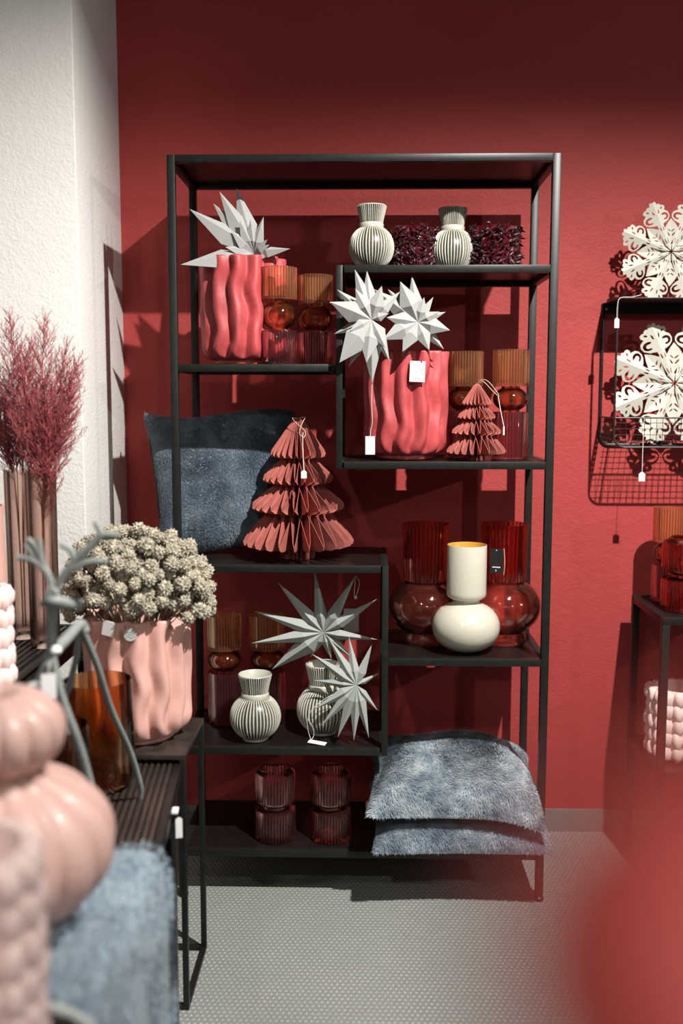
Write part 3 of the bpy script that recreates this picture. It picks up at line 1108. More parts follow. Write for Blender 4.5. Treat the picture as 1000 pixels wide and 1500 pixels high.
def fur_cushion(name, label, loc, rot, a, b, h, deform, count, comb, seed, length=.013, back=True, group='blue fur cushions', n=28, pinch=.07, bottom_fur=False, fm='fur'):
    t = thing(name, label, 'cushion', loc, rot, group)
    v, f = pillow_grid(a, b, h, n, pinch, deform)
    g = G()
    half = len(f) // 2
    g.add(v, f, [0] * half + [1] * half)
    me = g.mesh('cover', [M['fur_skin'], M['cushion_back']], True)
    bm = bmesh.new()
    bm.from_mesh(me)
    bmesh.ops.remove_doubles(bm, verts=bm.verts, dist=1e-5)
    bm.to_mesh(me)
    bm.free()
    link('cover', me, t)
    me.calc_loop_triangles()
    tri = np.array([l.vertices[:] for l in me.loop_triangles if me.polygons[l.polygon_index].material_index == 0 or bottom_fur])
    co = np.empty(len(me.vertices) * 3)
    me.vertices.foreach_get('co', co)
    co = co.reshape(-1, 3)
    no = np.array([vv.normal[:] for vv in me.vertices])
    V, c = fur_blades(co[tri], no[tri], count, length, .0019, comb, seed)
    blades_object('fur', t, V, c, M[fm])
    return t


# stacked pair on the bottom board; z relative to their own middle
def d_low(x, y, z, s):
    if s < 0:
        z *= .55
    e = max(0, -y - .10)
    return (x, y, z - .012 * min(1, e / .1))


def d_up(x, y, z, s):
    if s < 0:
        z *= .40
    fr = max(0.0, (-y - .02) / .19)
    rt = max(0.0, (x - .06) / .16)
    lump = .010 * math.sin(x * 21 + 1) * math.sin(y * 17)
    return (x, y, z - .030 * fr ** 1.5 - .030 * rt ** 2 * (0.6 + .4 * fr) + (lump if s > 0 else 0))


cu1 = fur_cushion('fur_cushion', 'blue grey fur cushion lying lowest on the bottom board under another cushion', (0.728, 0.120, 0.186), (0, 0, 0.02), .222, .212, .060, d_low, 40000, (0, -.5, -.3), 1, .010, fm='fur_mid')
cu2 = fur_cushion('fur_cushion', 'pale blue grey fur cushion lying on top of the other on the bottom board', (0.722, 0.115, 0.290), (0, 0, -0.03), .222, .205, .083, d_up, 48000, (.2, -.6, -.3), 2, .010)
for par, loc, rot in ((cu1, (0.905, 0.09, 0.262), (0.25, 0.25, 0.4)), (cu1, (0.512, 0.06, 0.230), (0.9, -0.5, -.5))):
    g = G()
    bx(g, (-.03, -.02, 0), (.03, .02, .0006))
    o = g.build('paper_tag', M['kraft'], par, False)
    o['label'] = 'tan paper tag'
    place_local(o, par, loc, rot)


# leaning cushion: narrower at its foot, leaning on the back posts
def d_lean(x, y, z, s):
    k = 1.0 - .17 * (1 - (y + .19) / .38)
    return (x * k + .018 * (y + .19) / .38 * -1, y + .012 * math.sin(x * 14), z * (1 if s > 0 else .8))


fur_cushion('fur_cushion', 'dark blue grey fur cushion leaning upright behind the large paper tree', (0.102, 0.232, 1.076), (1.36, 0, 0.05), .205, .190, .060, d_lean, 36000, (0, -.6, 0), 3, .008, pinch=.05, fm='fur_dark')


# ------------------------------------------------------------------ wall plate
g = G()
bx(g, (0.421, Z0 - 0.012, 0.612), (0.466, Z0, 0.682), 0.002)
o = g.build('wall_plate', M['white_plastic'], None, True, 0.6)
tag(o, 'small white rectangular plate fixed on red wall behind the grey spiky star', 'wall plate')

# ------------------------------------------------------------------ wire basket shelf on the wall
wb = thing('wire_wall_basket', 'black wire wall basket with a solid top holding white snowflakes', 'wall basket', (1.158, Z0, 1.17))
BW, BD, BH = 0.46, 0.172, 0.402
wr = .0035


def wire(pts, r=.0032, n=8):
    return tube(pts, r, n)


def rounded(x0, x1, z0, z1, y, rr=.03):
    """left upright, rounded lower corners, right upright"""
    pts = [(x0, y, z1)]
    for i in range(7):
        a = PI + PI / 2 * i / 6
        pts.append((x0 + rr + rr * math.cos(a), y, z0 + rr + rr * math.sin(a)))
    for i in range(7):
        a = 1.5 * PI + PI / 2 * i / 6
        pts.append((x1 - rr + rr * math.cos(a), y, z0 + rr + rr * math.sin(a)))
    pts.append((x1, y, z1))
    return pts


for y, r in ((-.006, .0045), (-BD, .0030)):
    g = G()
    v, f = wire(rounded(0.002, BW, 0.0, BH, y), r)
    g.add(v, f)
    g.build('frame_wire', M['wire'], wb)
g = G()
bx(g, (0, -BD, BH - .003), (BW, -.002, BH), .001)
bx(g, (0, -.006, BH - .030), (BW, -.002, BH - .003))
g.build('top_plate', M['wire'], wb, False)
g = G()
v, f = lathe([(.004, 0), (.004, .002), (.002, .003)], 12)
g.add(v, f, 0, Matrix.Translation((.010, -.006, BH - .016)) @ Matrix.Rotation(PI / 2, 4, 'X'))
g.build('screw', M['ink'], wb)
# mesh: front, side, bottom; fine wires joined
g = G()
zt = .080
for y, step in ((-BD, .0165),):
    for i in range(1, 28):
        x = .002 + step * i
        v, f = tube([(x, y, .001), (x, y, zt)], .0008, 5)
        g.add(v, f)
    for z in (.018, .034, .050, .066):
        v, f = tube([(.004, y, z), (BW, y, z)], .0008, 5)
        g.add(v, f)
for i in range(1, 11):
    yy = -BD + .0165 * i
    for xx in (.002, BW):
        v, f = tube([(xx, yy, .012), (xx, yy, zt)], .0008, 5)
        g.add(v, f)
    v, f = tube([(.012, yy, .0005), (BW - .012, yy, .0005)], .0008, 5)
    g.add(v, f)
for i in range(1, 28):
    x = .002 + .0165 * i
    v, f = tube([(x, -BD, .0005), (x, -.004, .0005)], .0008, 5)
    g.add(v, f)
for xx in (.002, BW):
    for z in (.018, .034, .050, .066):
        v, f = tube([(xx, -BD, z), (xx, -.006, z)], .0008, 5)
        g.add(v, f)
stuff(g.build('wire_mesh', M['wire'], wb))
for pts in ([(.002, -BD, zt), (BW, -BD, zt)], [(.002, -BD, zt), (.002, -.006, zt)], [(BW, -BD, zt), (BW, -.006, zt)], [(.03, -BD, 0), (.03, -.006, 0)], [(BW - .03, -BD, 0), (BW - .03, -.006, 0)]):
    g = G()
    v, f = wire(pts, .0022)
    g.add(v, f)
    g.build('rim_wire', M['wire'], wb)


# ------------------------------------------------------------------ snowflakes (cut card with real holes, folded along each arm)
def filled(name, loops, th, m):
    cu = bpy.data.curves.new(name, 'CURVE')
    cu.dimensions = '2D'
    cu.fill_mode = 'BOTH'
    cu.extrude = th
    for lp in loops:
        s = cu.splines.new('POLY')
        s.points.add(len(lp) - 1)
        for p, xy in zip(s.points, lp):
            p.co = (xy[0], xy[1], 0, 1)
        s.use_cyclic_u = True
    ob = bpy.data.objects.new(name, cu)
    COL.objects.link(ob)
    dg = bpy.context.evaluated_depsgraph_get()
    me = bpy.data.meshes.new_from_object(ob.evaluated_get(dg))
    me.name = name
    me.materials.clear()
    me.materials.append(m)
    bpy.data.objects.remove(ob)
    bpy.data.curves.remove(cu)
    return me


def drop_loop(cx, cy, ang, ln, wd, n=8):
    """leaf-shaped slit"""
    out = []
    ca, sa = math.cos(ang), math.sin(ang)
    for i in range(n):
        t_ = i / n
        a = 2 * PI * t_
        x, y = ln * .5 * math.cos(a), wd * .5 * math.sin(a) * (1 - .35 * math.cos(a))
        out.append((cx + x * ca - y * sa, cy + x * sa + y * ca))
    return out


def flake_meshes():
    ms = {}
    # half leaf (between two arms): from centre to 0.62, upper half; mirrored for the other half
    edge = [(0.03, 0.0), (.10, .020), (.22, .062), (.36, .098), (.46, .092), (.55, .055), (.645, 0.0)]
    holes = [drop_loop(.20, .026, .30, .10, .022), drop_loop(.345, .036, .55, .085, .020), drop_loop(.42, .030, .75, .070, .018), drop_loop(.30, .066, .25, .045, .014)]
    ms['leaf_half'] = filled('leaf_half', [edge] + holes, .006, M['flake'])
    m2 = [[(x, -y) for x, y in lp][::-1] for lp in [edge] + holes]
    ms['leaf_half_b'] = filled('leaf_half_b', m2, .006, M['flake'])
    # half arm: spoke widening, a scroll ring and a tip
    import itertools
    arm = [(0.03, 0.0), (.12, .030), (.26, .050), (.40, .060), (.52, .050), (.56, .058)]
    # scroll lobe
    for i in range(0, 15):
        a = -2.2 + 4.2 * i / 14
        arm.append((.715 + .125 * math.cos(a - .35) * 1.0 - .02, .135 + .118 * math.sin(a - .35) + .0))
    arm += [(.735, .275), (.80, .235), (.79, .20), (.84, .165)]
    for i in range(0, 8):
        a = 1.9 - 2.4 * i / 7
        arm.append((.885 + .055 * math.cos(a), .075 + .055 * math.sin(a)))
    arm += [(.945, .035), (.985, .045), (1.0, .02), (.985, .0)]
    arm = [(0.03, 0.0), (.12, .028), (.26, .046), (.40, .056), (.50, .046), (.555, .050), (.565, .090), (.585, .145), (.63, .195), (.69, .215), (.75, .205), (.785, .170),
           (.80, .150), (.83, .175), (.87, .180), (.90, .155), (.905, .120), (.93, .110), (.945, .085), (.935, .060), (.96, .055), (.995, .050), (1.0, .022), (.985, 0.0)]
    sp = []
    # comma-shaped curl
    for i in range(13):
        a = -0.9 + 4.6 * i / 12
        sp.append((.685 + .070 * math.cos(a), .122 + .070 * math.sin(a)))
    for i in range(12, -1, -1):
        a = -0.4 + 4.0 * i / 12
        sp.append((.680 + .034 * math.cos(a), .118 + .034 * math.sin(a)))
    h2 = [drop_loop(.852, .115, .8, .055, .030), drop_loop(.22, .020, .12, .11, .016), drop_loop(.80, .045, .2, .09, .022), drop_loop(.47, .022, .1, .09, .018)]
    ms['arm_half'] = filled('arm_half', [arm, sp] + h2, .006, M['flake'])
    ms['arm_half_b'] = filled('arm_half_b', [[(x, -y) for x, y in lp][::-1] for lp in [arm, sp] + h2], .006, M['flake'])
    return ms


FL = flake_meshes()


def snowflake(label, loc, R, tilt, spin):
    t = thing('snowflake_ornament', label, 'snowflake', loc, (0, 0, 0), 'white snowflakes')
    base = Matrix.Rotation(tilt, 4, 'X') @ Matrix.Rotation(PI / 2, 4, 'X')   # local z of the flake faces the room (-Y)
    for k in range(8):
        a = spin + 2 * PI * k / 8
        for kind, off, fold, lift in (('arm', 0, .40, 0.0), ('leaf', PI / 8, -.42, -.012)):
            for suf, sg in (('half', 1), ('half_b', -1)):
                o = link(kind, FL['%s_%s' % (kind, suf)], t)
                o.matrix_local = base @ Matrix.Rotation(a + off, 4, 'Z') @ Matrix.Translation((0, 0, lift * R * 6)) @ Matrix.Rotation(fold * -sg, 4, 'X') @ Matrix.Diagonal((R, R * (1.30 if kind == 'arm' else 1.45), R * .22, 1))
    return t


fl1 = snowflake('white cut card snowflake standing on top of the wire wall basket', (1.318, 0.335, 1.702), .143, -0.05, PI / 8)
fl2 = snowflake('white cut card snowflake standing inside the wire wall basket', (1.343, 0.342, 1.345), .178, -0.08, PI / 8)
price_tag(fl1, (1.158, 0.262, 1.518), .0150, .0270, rot=(0, 0, .4), string_pts=[(1.236, 0.315, 1.585), (1.205, .28, 1.575), (1.165, 0.262, 1.570), (1.158, 0.262, 1.545), (1.158, 0.262, 1.518)])
price_tag(fl2, (1.237, 0.254, 1.103), .0170, .0250, string_pts=[(1.238, 0.255, 1.250), (1.238, .258, 1.2), (1.237, 0.254, 1.103)])

# ------------------------------------------------------------------ the small table at the far side
st2 = thing('square_side_table', 'square black metal frame table with a lower board by the red wall', 'table', (1.247, 0.05, 0))
TB = .020
TX, TY, TZ = .36, .305, .744
for x in (0, TX - TB):
    for y in (0, TY - TB):
        bar('leg', (x, y, 0), (x + TB, y + TB, TZ - TB), st2, M['table_black'])
for zt_, nm in ((TZ, 'tabletop'), (.333, 'lower_board')):
    s = bar(nm, (TB * .5, TB * .5, zt_ - .006), (TX - TB * .5, TY - TB * .5, zt_ - .002), st2, M['board'], 0)
    bar('rail', (0, 0, zt_ - TB), (TX, TB, zt_), s, M['table_black'])
    bar('rail', (0, TY - TB, zt_ - TB), (TX, TY, zt_), s, M['table_black'])
    bar('rail', (0, TB, zt_ - TB), (TB, TY - TB, zt_), s, M['table_black'])
    bar('rail', (TX - TB, TB, zt_ - TB), (TX, TY - TB, zt_), s, M['table_black'])


# ------------------------------------------------------------------ ruffled pink vases
def ruffle_vase(label, loc, R, Hh, rows, cols, seed):
    t = thing('ruffled_vase', label, 'vase', loc, (0, 0, 0), 'ruffled pink vases')
    pr = [(0.001, 0), (R * .82, 0), (R * .86, .004), (R * .86, Hh - .004), (R * .84, Hh), (R * .76, Hh), (R * .74, Hh - .005), (R * .74, .012), (0.001, .012)]
    g = G()
    v, f = lathe(pr, 48, None, False, False)
    g.add(v, f)
    g.build('body', M['ruffle'], t, True, .8)
    rnd = random.Random(seed)
    g = G()
    n = 14
    rh = Hh / rows
    for j in range(rows):
        for i in range(cols):
            th0 = 2 * PI * (i + .5 * (j % 2)) / cols
            hw = PI / cols * 1.12
            zc = rh * (j + .5)
            # a folded scallop: curved lip standing off the wall
            v, f = [], []
            fold = rnd.uniform(.8, 1.2)
            for a in range(n + 1):
                s = -1 + 2 * a / n
                th = th0 + hw * s
                ed = math.sqrt(max(0, 1 - s * s))
                lo = abs(math.sin(PI * s))                     # two lobes, pinched in the middle
                hz = (.26 + .40 * lo) * (.55 + .45 * ed)
                out_ = (.07 + .17 * lo) * fold * (.3 + .7 * ed)
                tw = .10 * math.sin(s * 5 + i)
                for (dz, dr) in ((-1.15, .0), (-.95, .55), (-.35, .95), (.30, 1.0), (.95, .62), (1.15, .0)):
                    r = R * (.85 + dr * out_)
                    v.append((r * math.cos(th), r * math.sin(th), min(max(zc + (dz * hz + tw) * rh, .001), Hh - .0005)))
            for a in range(n):
                for b in range(5):
                    p = a * 6 + b
                    f.append((p, p + 6, p + 7, p + 1))
            g.add(v, f)
    stuff(g.build('ruffles', M['ruffle'], t, True, 1.0))
    return t


ruffle_vase('pale pink ruffled vase on the lower board of the square black table', (1.345, 0.195, 0.333), .086, .190, 5, 9, 1)
ruffle_vase('pale pink ruffled vase on the tall black table before the smooth pink vase', (-0.24, -0.7062, 0.7711), .0745, .185, 5, 9, 2)
ruffle_vase('pale pink ruffled vase nearest of all, before the pumpkin vase and blue throw', (0.132, -1.665, 0.705), .068, .205, 6, 9, 3)

# smooth pink vase
t = thing('smooth_pink_vase', 'smooth tall pink vase at the edge of the picture behind a ruffled vase', 'vase', (-0.2953, -0.5442, 0.7711))
g = G()
v, f = lathe(vessel([(.049, 0), (.057, .005), (.062, .08), (.065, .19), (.062, .290), (.065, .318)], .004, .01), 48, None, False, False)
g.add(v, f)
g.build('body', M['pink_ceramic'], t, True, .8)


# ------------------------------------------------------------------ nest of black tables on the near side
def ribbed_table(name, label, loc, rot, w, d, h, pitch, rimw, legs, slat_mat, apron=.03):
    t = thing(name, label, 'table', loc, (0, 0, rot))
    top = bar('tabletop', (-w, -d, h - .010), (0, 0, h - .0045), t, M['table_black'], 0)
    for lo, hi in (((-w, -d, h - apron), (-w + rimw, 0, h)), ((-rimw, -d, h - apron), (0, 0, h)), ((-w + rimw, -rimw, h - apron), (-rimw, 0, h)), ((-w + rimw, -d, h - apron), (-rimw, -d + rimw, h))):
        bar('rim', lo, hi, top, M['table_black'])
    n = int((w - 2 * rimw) / pitch)
    g = G()
    v, f = box((-pitch * .31, -d + rimw, h - .0047), (pitch * .31, -rimw, h - .0008), .0008)
    g.add(v, f)
    me = g.mesh('slat', slat_mat, True, .6)
    for i in range(n):
        link('slat', me, t, (-w + rimw + pitch * (i + .5), 0, 0))
    for x, y, s in legs:
        bar('leg', (x, y, 0), (x + s, y + s, h - apron), t, M['table_black'])
    return t


# low table (ribbed), slightly turned
lowt = ribbed_table('ribbed_side_table', 'low black table with ribbed top under the reindeer and amber tumblers', (0.089, -0.335, 0), 0.097, .36, .875, .545, .0126, .016,
                    [(-.024, -.355, .028), (-.36, -.352, .02), (-.36, -.875, .02), (-.020, -.875, .02)], M['table_brown'])
price_tag(lowt, (0.139, -0.7065, 0.524), .0125, .040, label='white tag tied to table leg', rot=(0, 0, .3))
g = G()
bx(g, (-.0118, -.0118, -.003), (.0118, .0118, .003), .001)
o = g.build('tag_band', M['card'], lowt, True)
o['label'] = 'white band round table leg'
place_local(o, lowt, (0.1225, -0.6855, 0.528), (0, 0, .097))
# high table (ribbed)
ribbed_table('ribbed_console_table', 'tall black table with ribbed top under the slim vases of plumes', (-0.1698, -0.185, 0), 0.0, .46, .88, 0.7711, .0150, .016,
             [(-.020, -.024, .014), (-.46, -.024, .014), (-.46, -.88, .014), (-.020, -.88, .014)], M['table_black'], .046)
# plain square table under the pink planter
pt = thing('plain_side_table', 'small square black metal table with plain top under pale pink planter', 'table', (-0.134, -0.490, 0))
pw, pd, ph, lb = .246, .246, .565, .0125
bar('tabletop', (0, 0, ph - .011), (pw, pd, ph), pt, M['table_brown'], .001)
for x, y in ((0, 0), (pw - lb, 0), (0, pd - lb), (pw - lb, pd - lb)):
    bar('leg', (x, y, 0), (x + lb, y + lb, ph - .011), pt, M['table_black'])
bar('leg', (.128, pd - lb, .012), (.128 + lb, pd, ph - .011), pt, M['table_black'])
for lo, hi in (((lb, 0, 0), (pw - lb, lb, .012)), ((lb, pd - lb, 0), (pw - lb, pd, .012)), ((0, lb, 0), (lb, pd - lb, .012)), ((pw - lb, lb, 0), (pw, pd - lb, .012))):
    bar('foot_bar', lo, hi, pt, M['table_black'])


# ------------------------------------------------------------------ amber tumblers
def tumbler(label, loc, R, Hh, m):
    t = thing('amber_tumbler', label, 'tumbler', loc, (0, 0, 0), 'amber glass tumblers')
    out = [(R * .72, 0), (R * .86, .004), (R * .95, .03), (R * 1.0, .075), (R * 1.0, .13), (R * .96, Hh * .88), (R * .94, Hh)]
    g = G()
    v, f = lathe(vessel(out, .003, .012), 64, None, False, False)
    g.add(v, f)
    g.build('body', m, t, True, .9)
    return t


tumbler('large amber glass tumbler on the ribbed table just before the pink planter', (-0.035, -0.606, .545), .0695, .213, M['g_brown'])
tumbler('dark brown glass tumbler on the ribbed table behind the pumpkin vase', (-0.052, -0.868, .545), .0735, .207, M['g_dark'])

# ------------------------------------------------------------------ reindeer
deer = thing('metal_reindeer', 'grey metal wire reindeer with antlers and a white tag on ribbed table', 'figurine', (0.05, -0.95, .545))


def tb(g, pts, rads, n=10, steps=6):
    p = curve_pts(pts, steps)
    m = len(p)
    if isinstance(rads, (int, float)):
        rr = rads
    else:
        rr = [float(np.interp(i / (m - 1), np.linspace(0, 1, len(rads)), rads)) for i in range(m)]
    v, f = tube(p, rr, n)
    g.add(v, f)


hd, ch, rp = Vector((0.0042, -0.1900, 0.4845)), Vector((-0.0141, -0.1500, 0.3912)), Vector((-0.0142, 0.0000, 0.3988))
g = G()
tb(g, [hd + Vector((0, -.012, .004)), hd, Vector((-0.0054, -0.1700, 0.4386)), ch], [.0085, .0095, .0080, .0085])
tb(g, [ch, Vector((-0.0123, -0.0900, 0.3965)), rp + Vector((0, 0, .002)), rp + Vector((.006, .01, -.012))], [.0085, .0085, .008, .006])
g.build('body', M['deer'], deer)
for pts, r in (([rp, Vector((-0.0036, 0.0500, 0.3203)), Vector((-0.0028, 0.1300, 0.2202)), Vector((0.0057, 0.2200, 0.1147)), Vector((0.0115, 0.2700, 0.0302)), Vector((.058, -.667, .545)) - deer.location], .0058),
               ([rp, Vector((-0.0311, 0.0300, 0.3401)), Vector((-0.0484, 0.0500, 0.2912)), Vector((-0.0651, 0.0700, 0.2328)), Vector((-.02, -.80, .545)) - deer.location], .0055)):
    g = G()
    tb(g, pts, r)
    g.build('hind_leg', M['deer'], deer)
for pts, r in (([ch, Vector((-0.0012, -0.1500, 0.3290)), Vector((0.0158, -0.1400, 0.2649)), Vector((0.0264, -0.1200, 0.1954)), Vector((.105, -1.03, .545)) - deer.location], .0062),
               ([ch, Vector((-0.0284, -0.1700, 0.3547)), Vector((-0.0395, -0.1900, 0.3162)), Vector((.01, -1.17, .545)) - deer.location], .0062)):
    g = G()
    tb(g, pts, r)
    g.build('front_leg', M['deer'], deer)
g = G()
tb(g, [Vector((-0.0114, -0.1900, 0.4720)), Vector((0.0072, -0.2000, 0.4789)), Vector((0.0218, -0.1800, 0.4711)), Vector((0.0370, -0.1700, 0.4672))], [.005, .0075, .0085, .0075])
g.build('ears', M['deer'], deer)
for nm, brs in (('antler', [([Vector((0.0063, -0.1900, 0.4903)), Vector((0.0183, -0.1900, 0.5104)), Vector((0.0379, -0.1900, 0.5343)), Vector((0.0573, -0.1900, 0.5534)), Vector((0.0747, -0.1900, 0.5686)), Vector((0.0973, -0.1900, 0.5687))], .0062), ([Vector((0.0746, -0.1900, 0.5667)), Vector((0.0675, -0.1900, 0.5818)), Vector((0.0648, -0.1900, 0.5874))], .0045),
                            ([Vector((0.0359, -0.1900, 0.5305)), Vector((0.0298, -0.1900, 0.5476)), Vector((0.0159, -0.1900, 0.5560))], .0050), ([Vector((0.0319, -0.1900, 0.5210)), Vector((0.0491, -0.1900, 0.5296)), Vector((0.0624, -0.1900, 0.5326)), Vector((0.0813, -0.1900, 0.5317))], .0048)]),
                ('antler', [([Vector((0.0044, -0.1900, 0.4903)), Vector((-0.0025, -0.1900, 0.5132)), Vector((-0.0115, -0.1900, 0.5255)), Vector((-0.0254, -0.1900, 0.5350)), Vector((-0.0443, -0.1900, 0.5377))], .0058), ([Vector((-0.0190, -0.1900, 0.5302)), Vector((-0.0260, -0.1900, 0.5473)), Vector((-0.0333, -0.1900, 0.5549))], .0045), ([Vector((-0.0080, -0.1900, 0.5189)), Vector((-0.0139, -0.1900, 0.5417)), Vector((-0.0200, -0.1900, 0.5549)), Vector((-0.0292, -0.1900, 0.5634))], .0045), ([Vector((-0.0061, -0.1900, 0.5170)), Vector((-0.0110, -0.1900, 0.5417)), Vector((-0.0131, -0.1900, 0.5644))], .0045)])):
    g = G()
    for pts, r in brs:
        tb(g, pts, [r, r * .95, r * .75], 8)
    g.build(nm, M['deer'], deer)
g = G()
v, f = lathe([(.0005, -.008), (.006, -.005), (.008, 0), (.006, .005), (.0005, .008)], 16)
g.add(v, f, 0, Matrix.Translation(Vector((0.0009, -0.1750, 0.4026))))
o = g.build('bead', M['card'], deer)
o['label'] = 'white bead on the chest'
tw = Vector((-0.0076, -0.1850, 0.3719)) + deer.location
price_tag(deer, tw, .020, .036, square=True, label='white paper tag hanging from the chest', rot=(0, 0, .4), string_pts=[Vector((-0.0011, -0.1750, 0.4006)) + deer.location, Vector((-0.0058, -0.1800, 0.3872)) + deer.location, tw])

# ------------------------------------------------------------------ slim glass vases with plumes
nr = 12


def slim_vase(label, loc, R, Hh):
    t = thing('slim_glass_vase', label, 'vase', loc, (0, 0, 0), 'slim pink brown glass vases')
    out = [(R * .94, 0), (R, .003), (R, .016), (R * .98, .02), (R * .99, Hh * .5), (R * 1.03, Hh)]
    g = G()
    v, f = lathe(vessel(out, .003, .018), nr * 10, lambda th, k, r, z: r + (.0022 * abs(math.cos(nr * th / 2)) if 3 <= k <= 6 else 0), False, False)
    g.add(v, f)
    g.build('body', M['g_pinkclear'], t, True, .9)
    return t


slim_vase('slim ribbed pink brown glass vase of plumes, partly behind the other one', (-0.2751, -0.3174, 0.7711), .0300, .373)
slim_vase('slim ribbed pink brown glass vase of plumes standing nearer the table edge', (-0.2022, -0.3957, 0.7711), .0300, .375)


def plume_mesh(seed, ln):
    """feathery astilbe-like plume along +Z, starts at 0"""
    rnd = random.Random(seed)
    g = G()

    def twig(p, d, l, r, depth):
        d = d.normalized()
        n = 3
        pts = [p]
        q_ = p.copy()
        dd = d.copy()
        for i in range(n):
            dd = (dd + Vector((rnd.uniform(-.1, .1), rnd.uniform(-.1, .1), .12))).normalized()
            q_ = q_ + dd * l / n
            pts.append(q_.copy())
        v, f = tube(pts, [r, r * .8, r * .6, r * .3], 4, False)
        g.add(v, f)
        if depth == 0:
            return
        k = int(l / .0062)
        for i in range(k):
            t_ = (i + .6) / k
            j = min(int(t_ * n), n - 1)
            pp = pts[j].lerp(pts[j + 1], t_ * n - j)
            az = rnd.uniform(0, 2 * PI)
            sd = Vector((math.cos(az), math.sin(az), 0))
            nd = (dd * .9 + sd * rnd.uniform(.5, .9)).normalized()
            l2 = (l * .42 * (1 - t_ * .75) if depth == 2 else rnd.uniform(.007, .015))
            twig(pp, nd, l2, r * .7 if depth == 2 else .0006, depth - 1)
    stem = [Vector((0, 0, 0)), Vector((.003, .002, ln * .35)), Vector((-.002, .003, ln * .7)), Vector((0, 0, ln))]
    sp = curve_pts(stem, 8)
    v, f = tube(sp, [.0014 - .001 * i / len(sp) for i in range(len(sp))], 5)
    g.add(v, f)
    for i in range(40):
        t_ = .02 + .95 * i / 40
        j = int(t_ * (len(sp) - 1))
        az = i * 2.4 + rnd.uniform(-.3, .3)
        d = Vector((math.cos(az) * .60, math.sin(az) * .60, 1.0))
        l = ln * (.36 * (1 - t_) ** .8 * min(1, (t_ + .12) * 4) + .035)
        twig(sp[j], d, l, .0008, 2 if l > .03 else 1)
    return g.mesh('plume', M['plume'], False)


PLM = [plume_mesh(s, ln) for s, ln in ((11, .36), (12, .30), (13, .26))]
pg = 'burgundy plumes in slim vases'
# (vase centre, lean x, lean y, height where plume begins above vase floor, mesh)
V1, V2 = (-0.2751, -0.3174), (-0.2022, -0.3957)
spec = [(V2, .05, -.02, .354, 0), (V2, .20, .02, .365, 1), (V2, .34, -.05, .365, 2), (V2, -.10, -.08, .345, 1), (V2, .12, -.10, .27, 2),
        (V1, -.02, .02, .365, 0), (V1, .12, -.05, .370, 1), (V1, -.25, -.03, .365, 1), (V1, -.12, -.15, .35, 2), (V1, .22, -.03, .33, 2), (V2, .27, .06, .34, 1)]
for i, ((vx, vy), lx, ly, zb, k) in enumerate(spec):
    t = thing('dried_plume', ('feathery burgundy dried plume in the slim glass vase nearer the table edge' if vx == V2[0] else 'feathery burgundy dried plume in the slim glass vase half behind the other'), 'dried plume', (vx + .004 * math.cos(i * 2.1), vy + .004 * math.sin(i * 2.1), 0.7931), (0, 0, 0), pg + (' nearer the edge' if vx == V2[0] else ' farther in'))
    top = Vector((lx * .04, ly * .04, zb - .022))
    g = G()
    v, f = tube(curve_pts([(0, 0, 0), (lx * .006, ly * .006, zb * .5), top], 5), .0014, 5)
    g.add(v, f)
    g.build('stem', M['plume_stem'], t)
    d = Vector((lx, ly, 1)).normalized()
    o = link('plume', PLM[k], t, top, d.to_track_quat('Z', 'Y').to_euler())
    o.rotation_euler.rotate_axis('Z', i * 1.3)

# ------------------------------------------------------------------ dried seed heads in the pink planter


def seed_head_mesh(seed):
    rnd = random.Random(seed)
    g = G()
    R = .0158
    v, f = lathe([(.001, -R * .9), (R * .6, -R * .6), (R * .8, 0), (R * .6, R * .5), (.001, R * .8)], 10, None, False, False)
    g.add(v, f)
    n = 60
    for i in range(n):
        z = 1 - 2 * (i + .5) / n
        r = math.sqrt(1 - z * z)
        a = i * 2.39996
        d = Vector((r * math.cos(a), r * math.sin(a), z))
        sd = d.orthogonal().normalized()
        sd.rotate(Matrix.Rotation(rnd.uniform(0, 6), 3, d))
        w2 = d.cross(sd)
        c = d * R * .75
        s = R * rnd.uniform(.24, .34)
        tp = d * R * rnd.uniform(1.0, 1.18) + sd * s * .5
        g.add([c + sd * s, c + w2 * s, c - sd * s, c - w2 * s, tp], [(0, 1, 4), (1, 2, 4), (2, 3, 4), (3, 0, 4)])
    return g.mesh('seed_head', M['seed'], False)


SH = [seed_head_mesh(i) for i in range(3)]
rnd = random.Random(21)


def spray_proto():
    t = thing('dried_seed_spray', 'grey beige spray of round dried seed heads standing in the pink planter', 'dried flower', (0, 0, 0), (0, 0, 0), 'dried seed sprays in the pink planter')
    return t


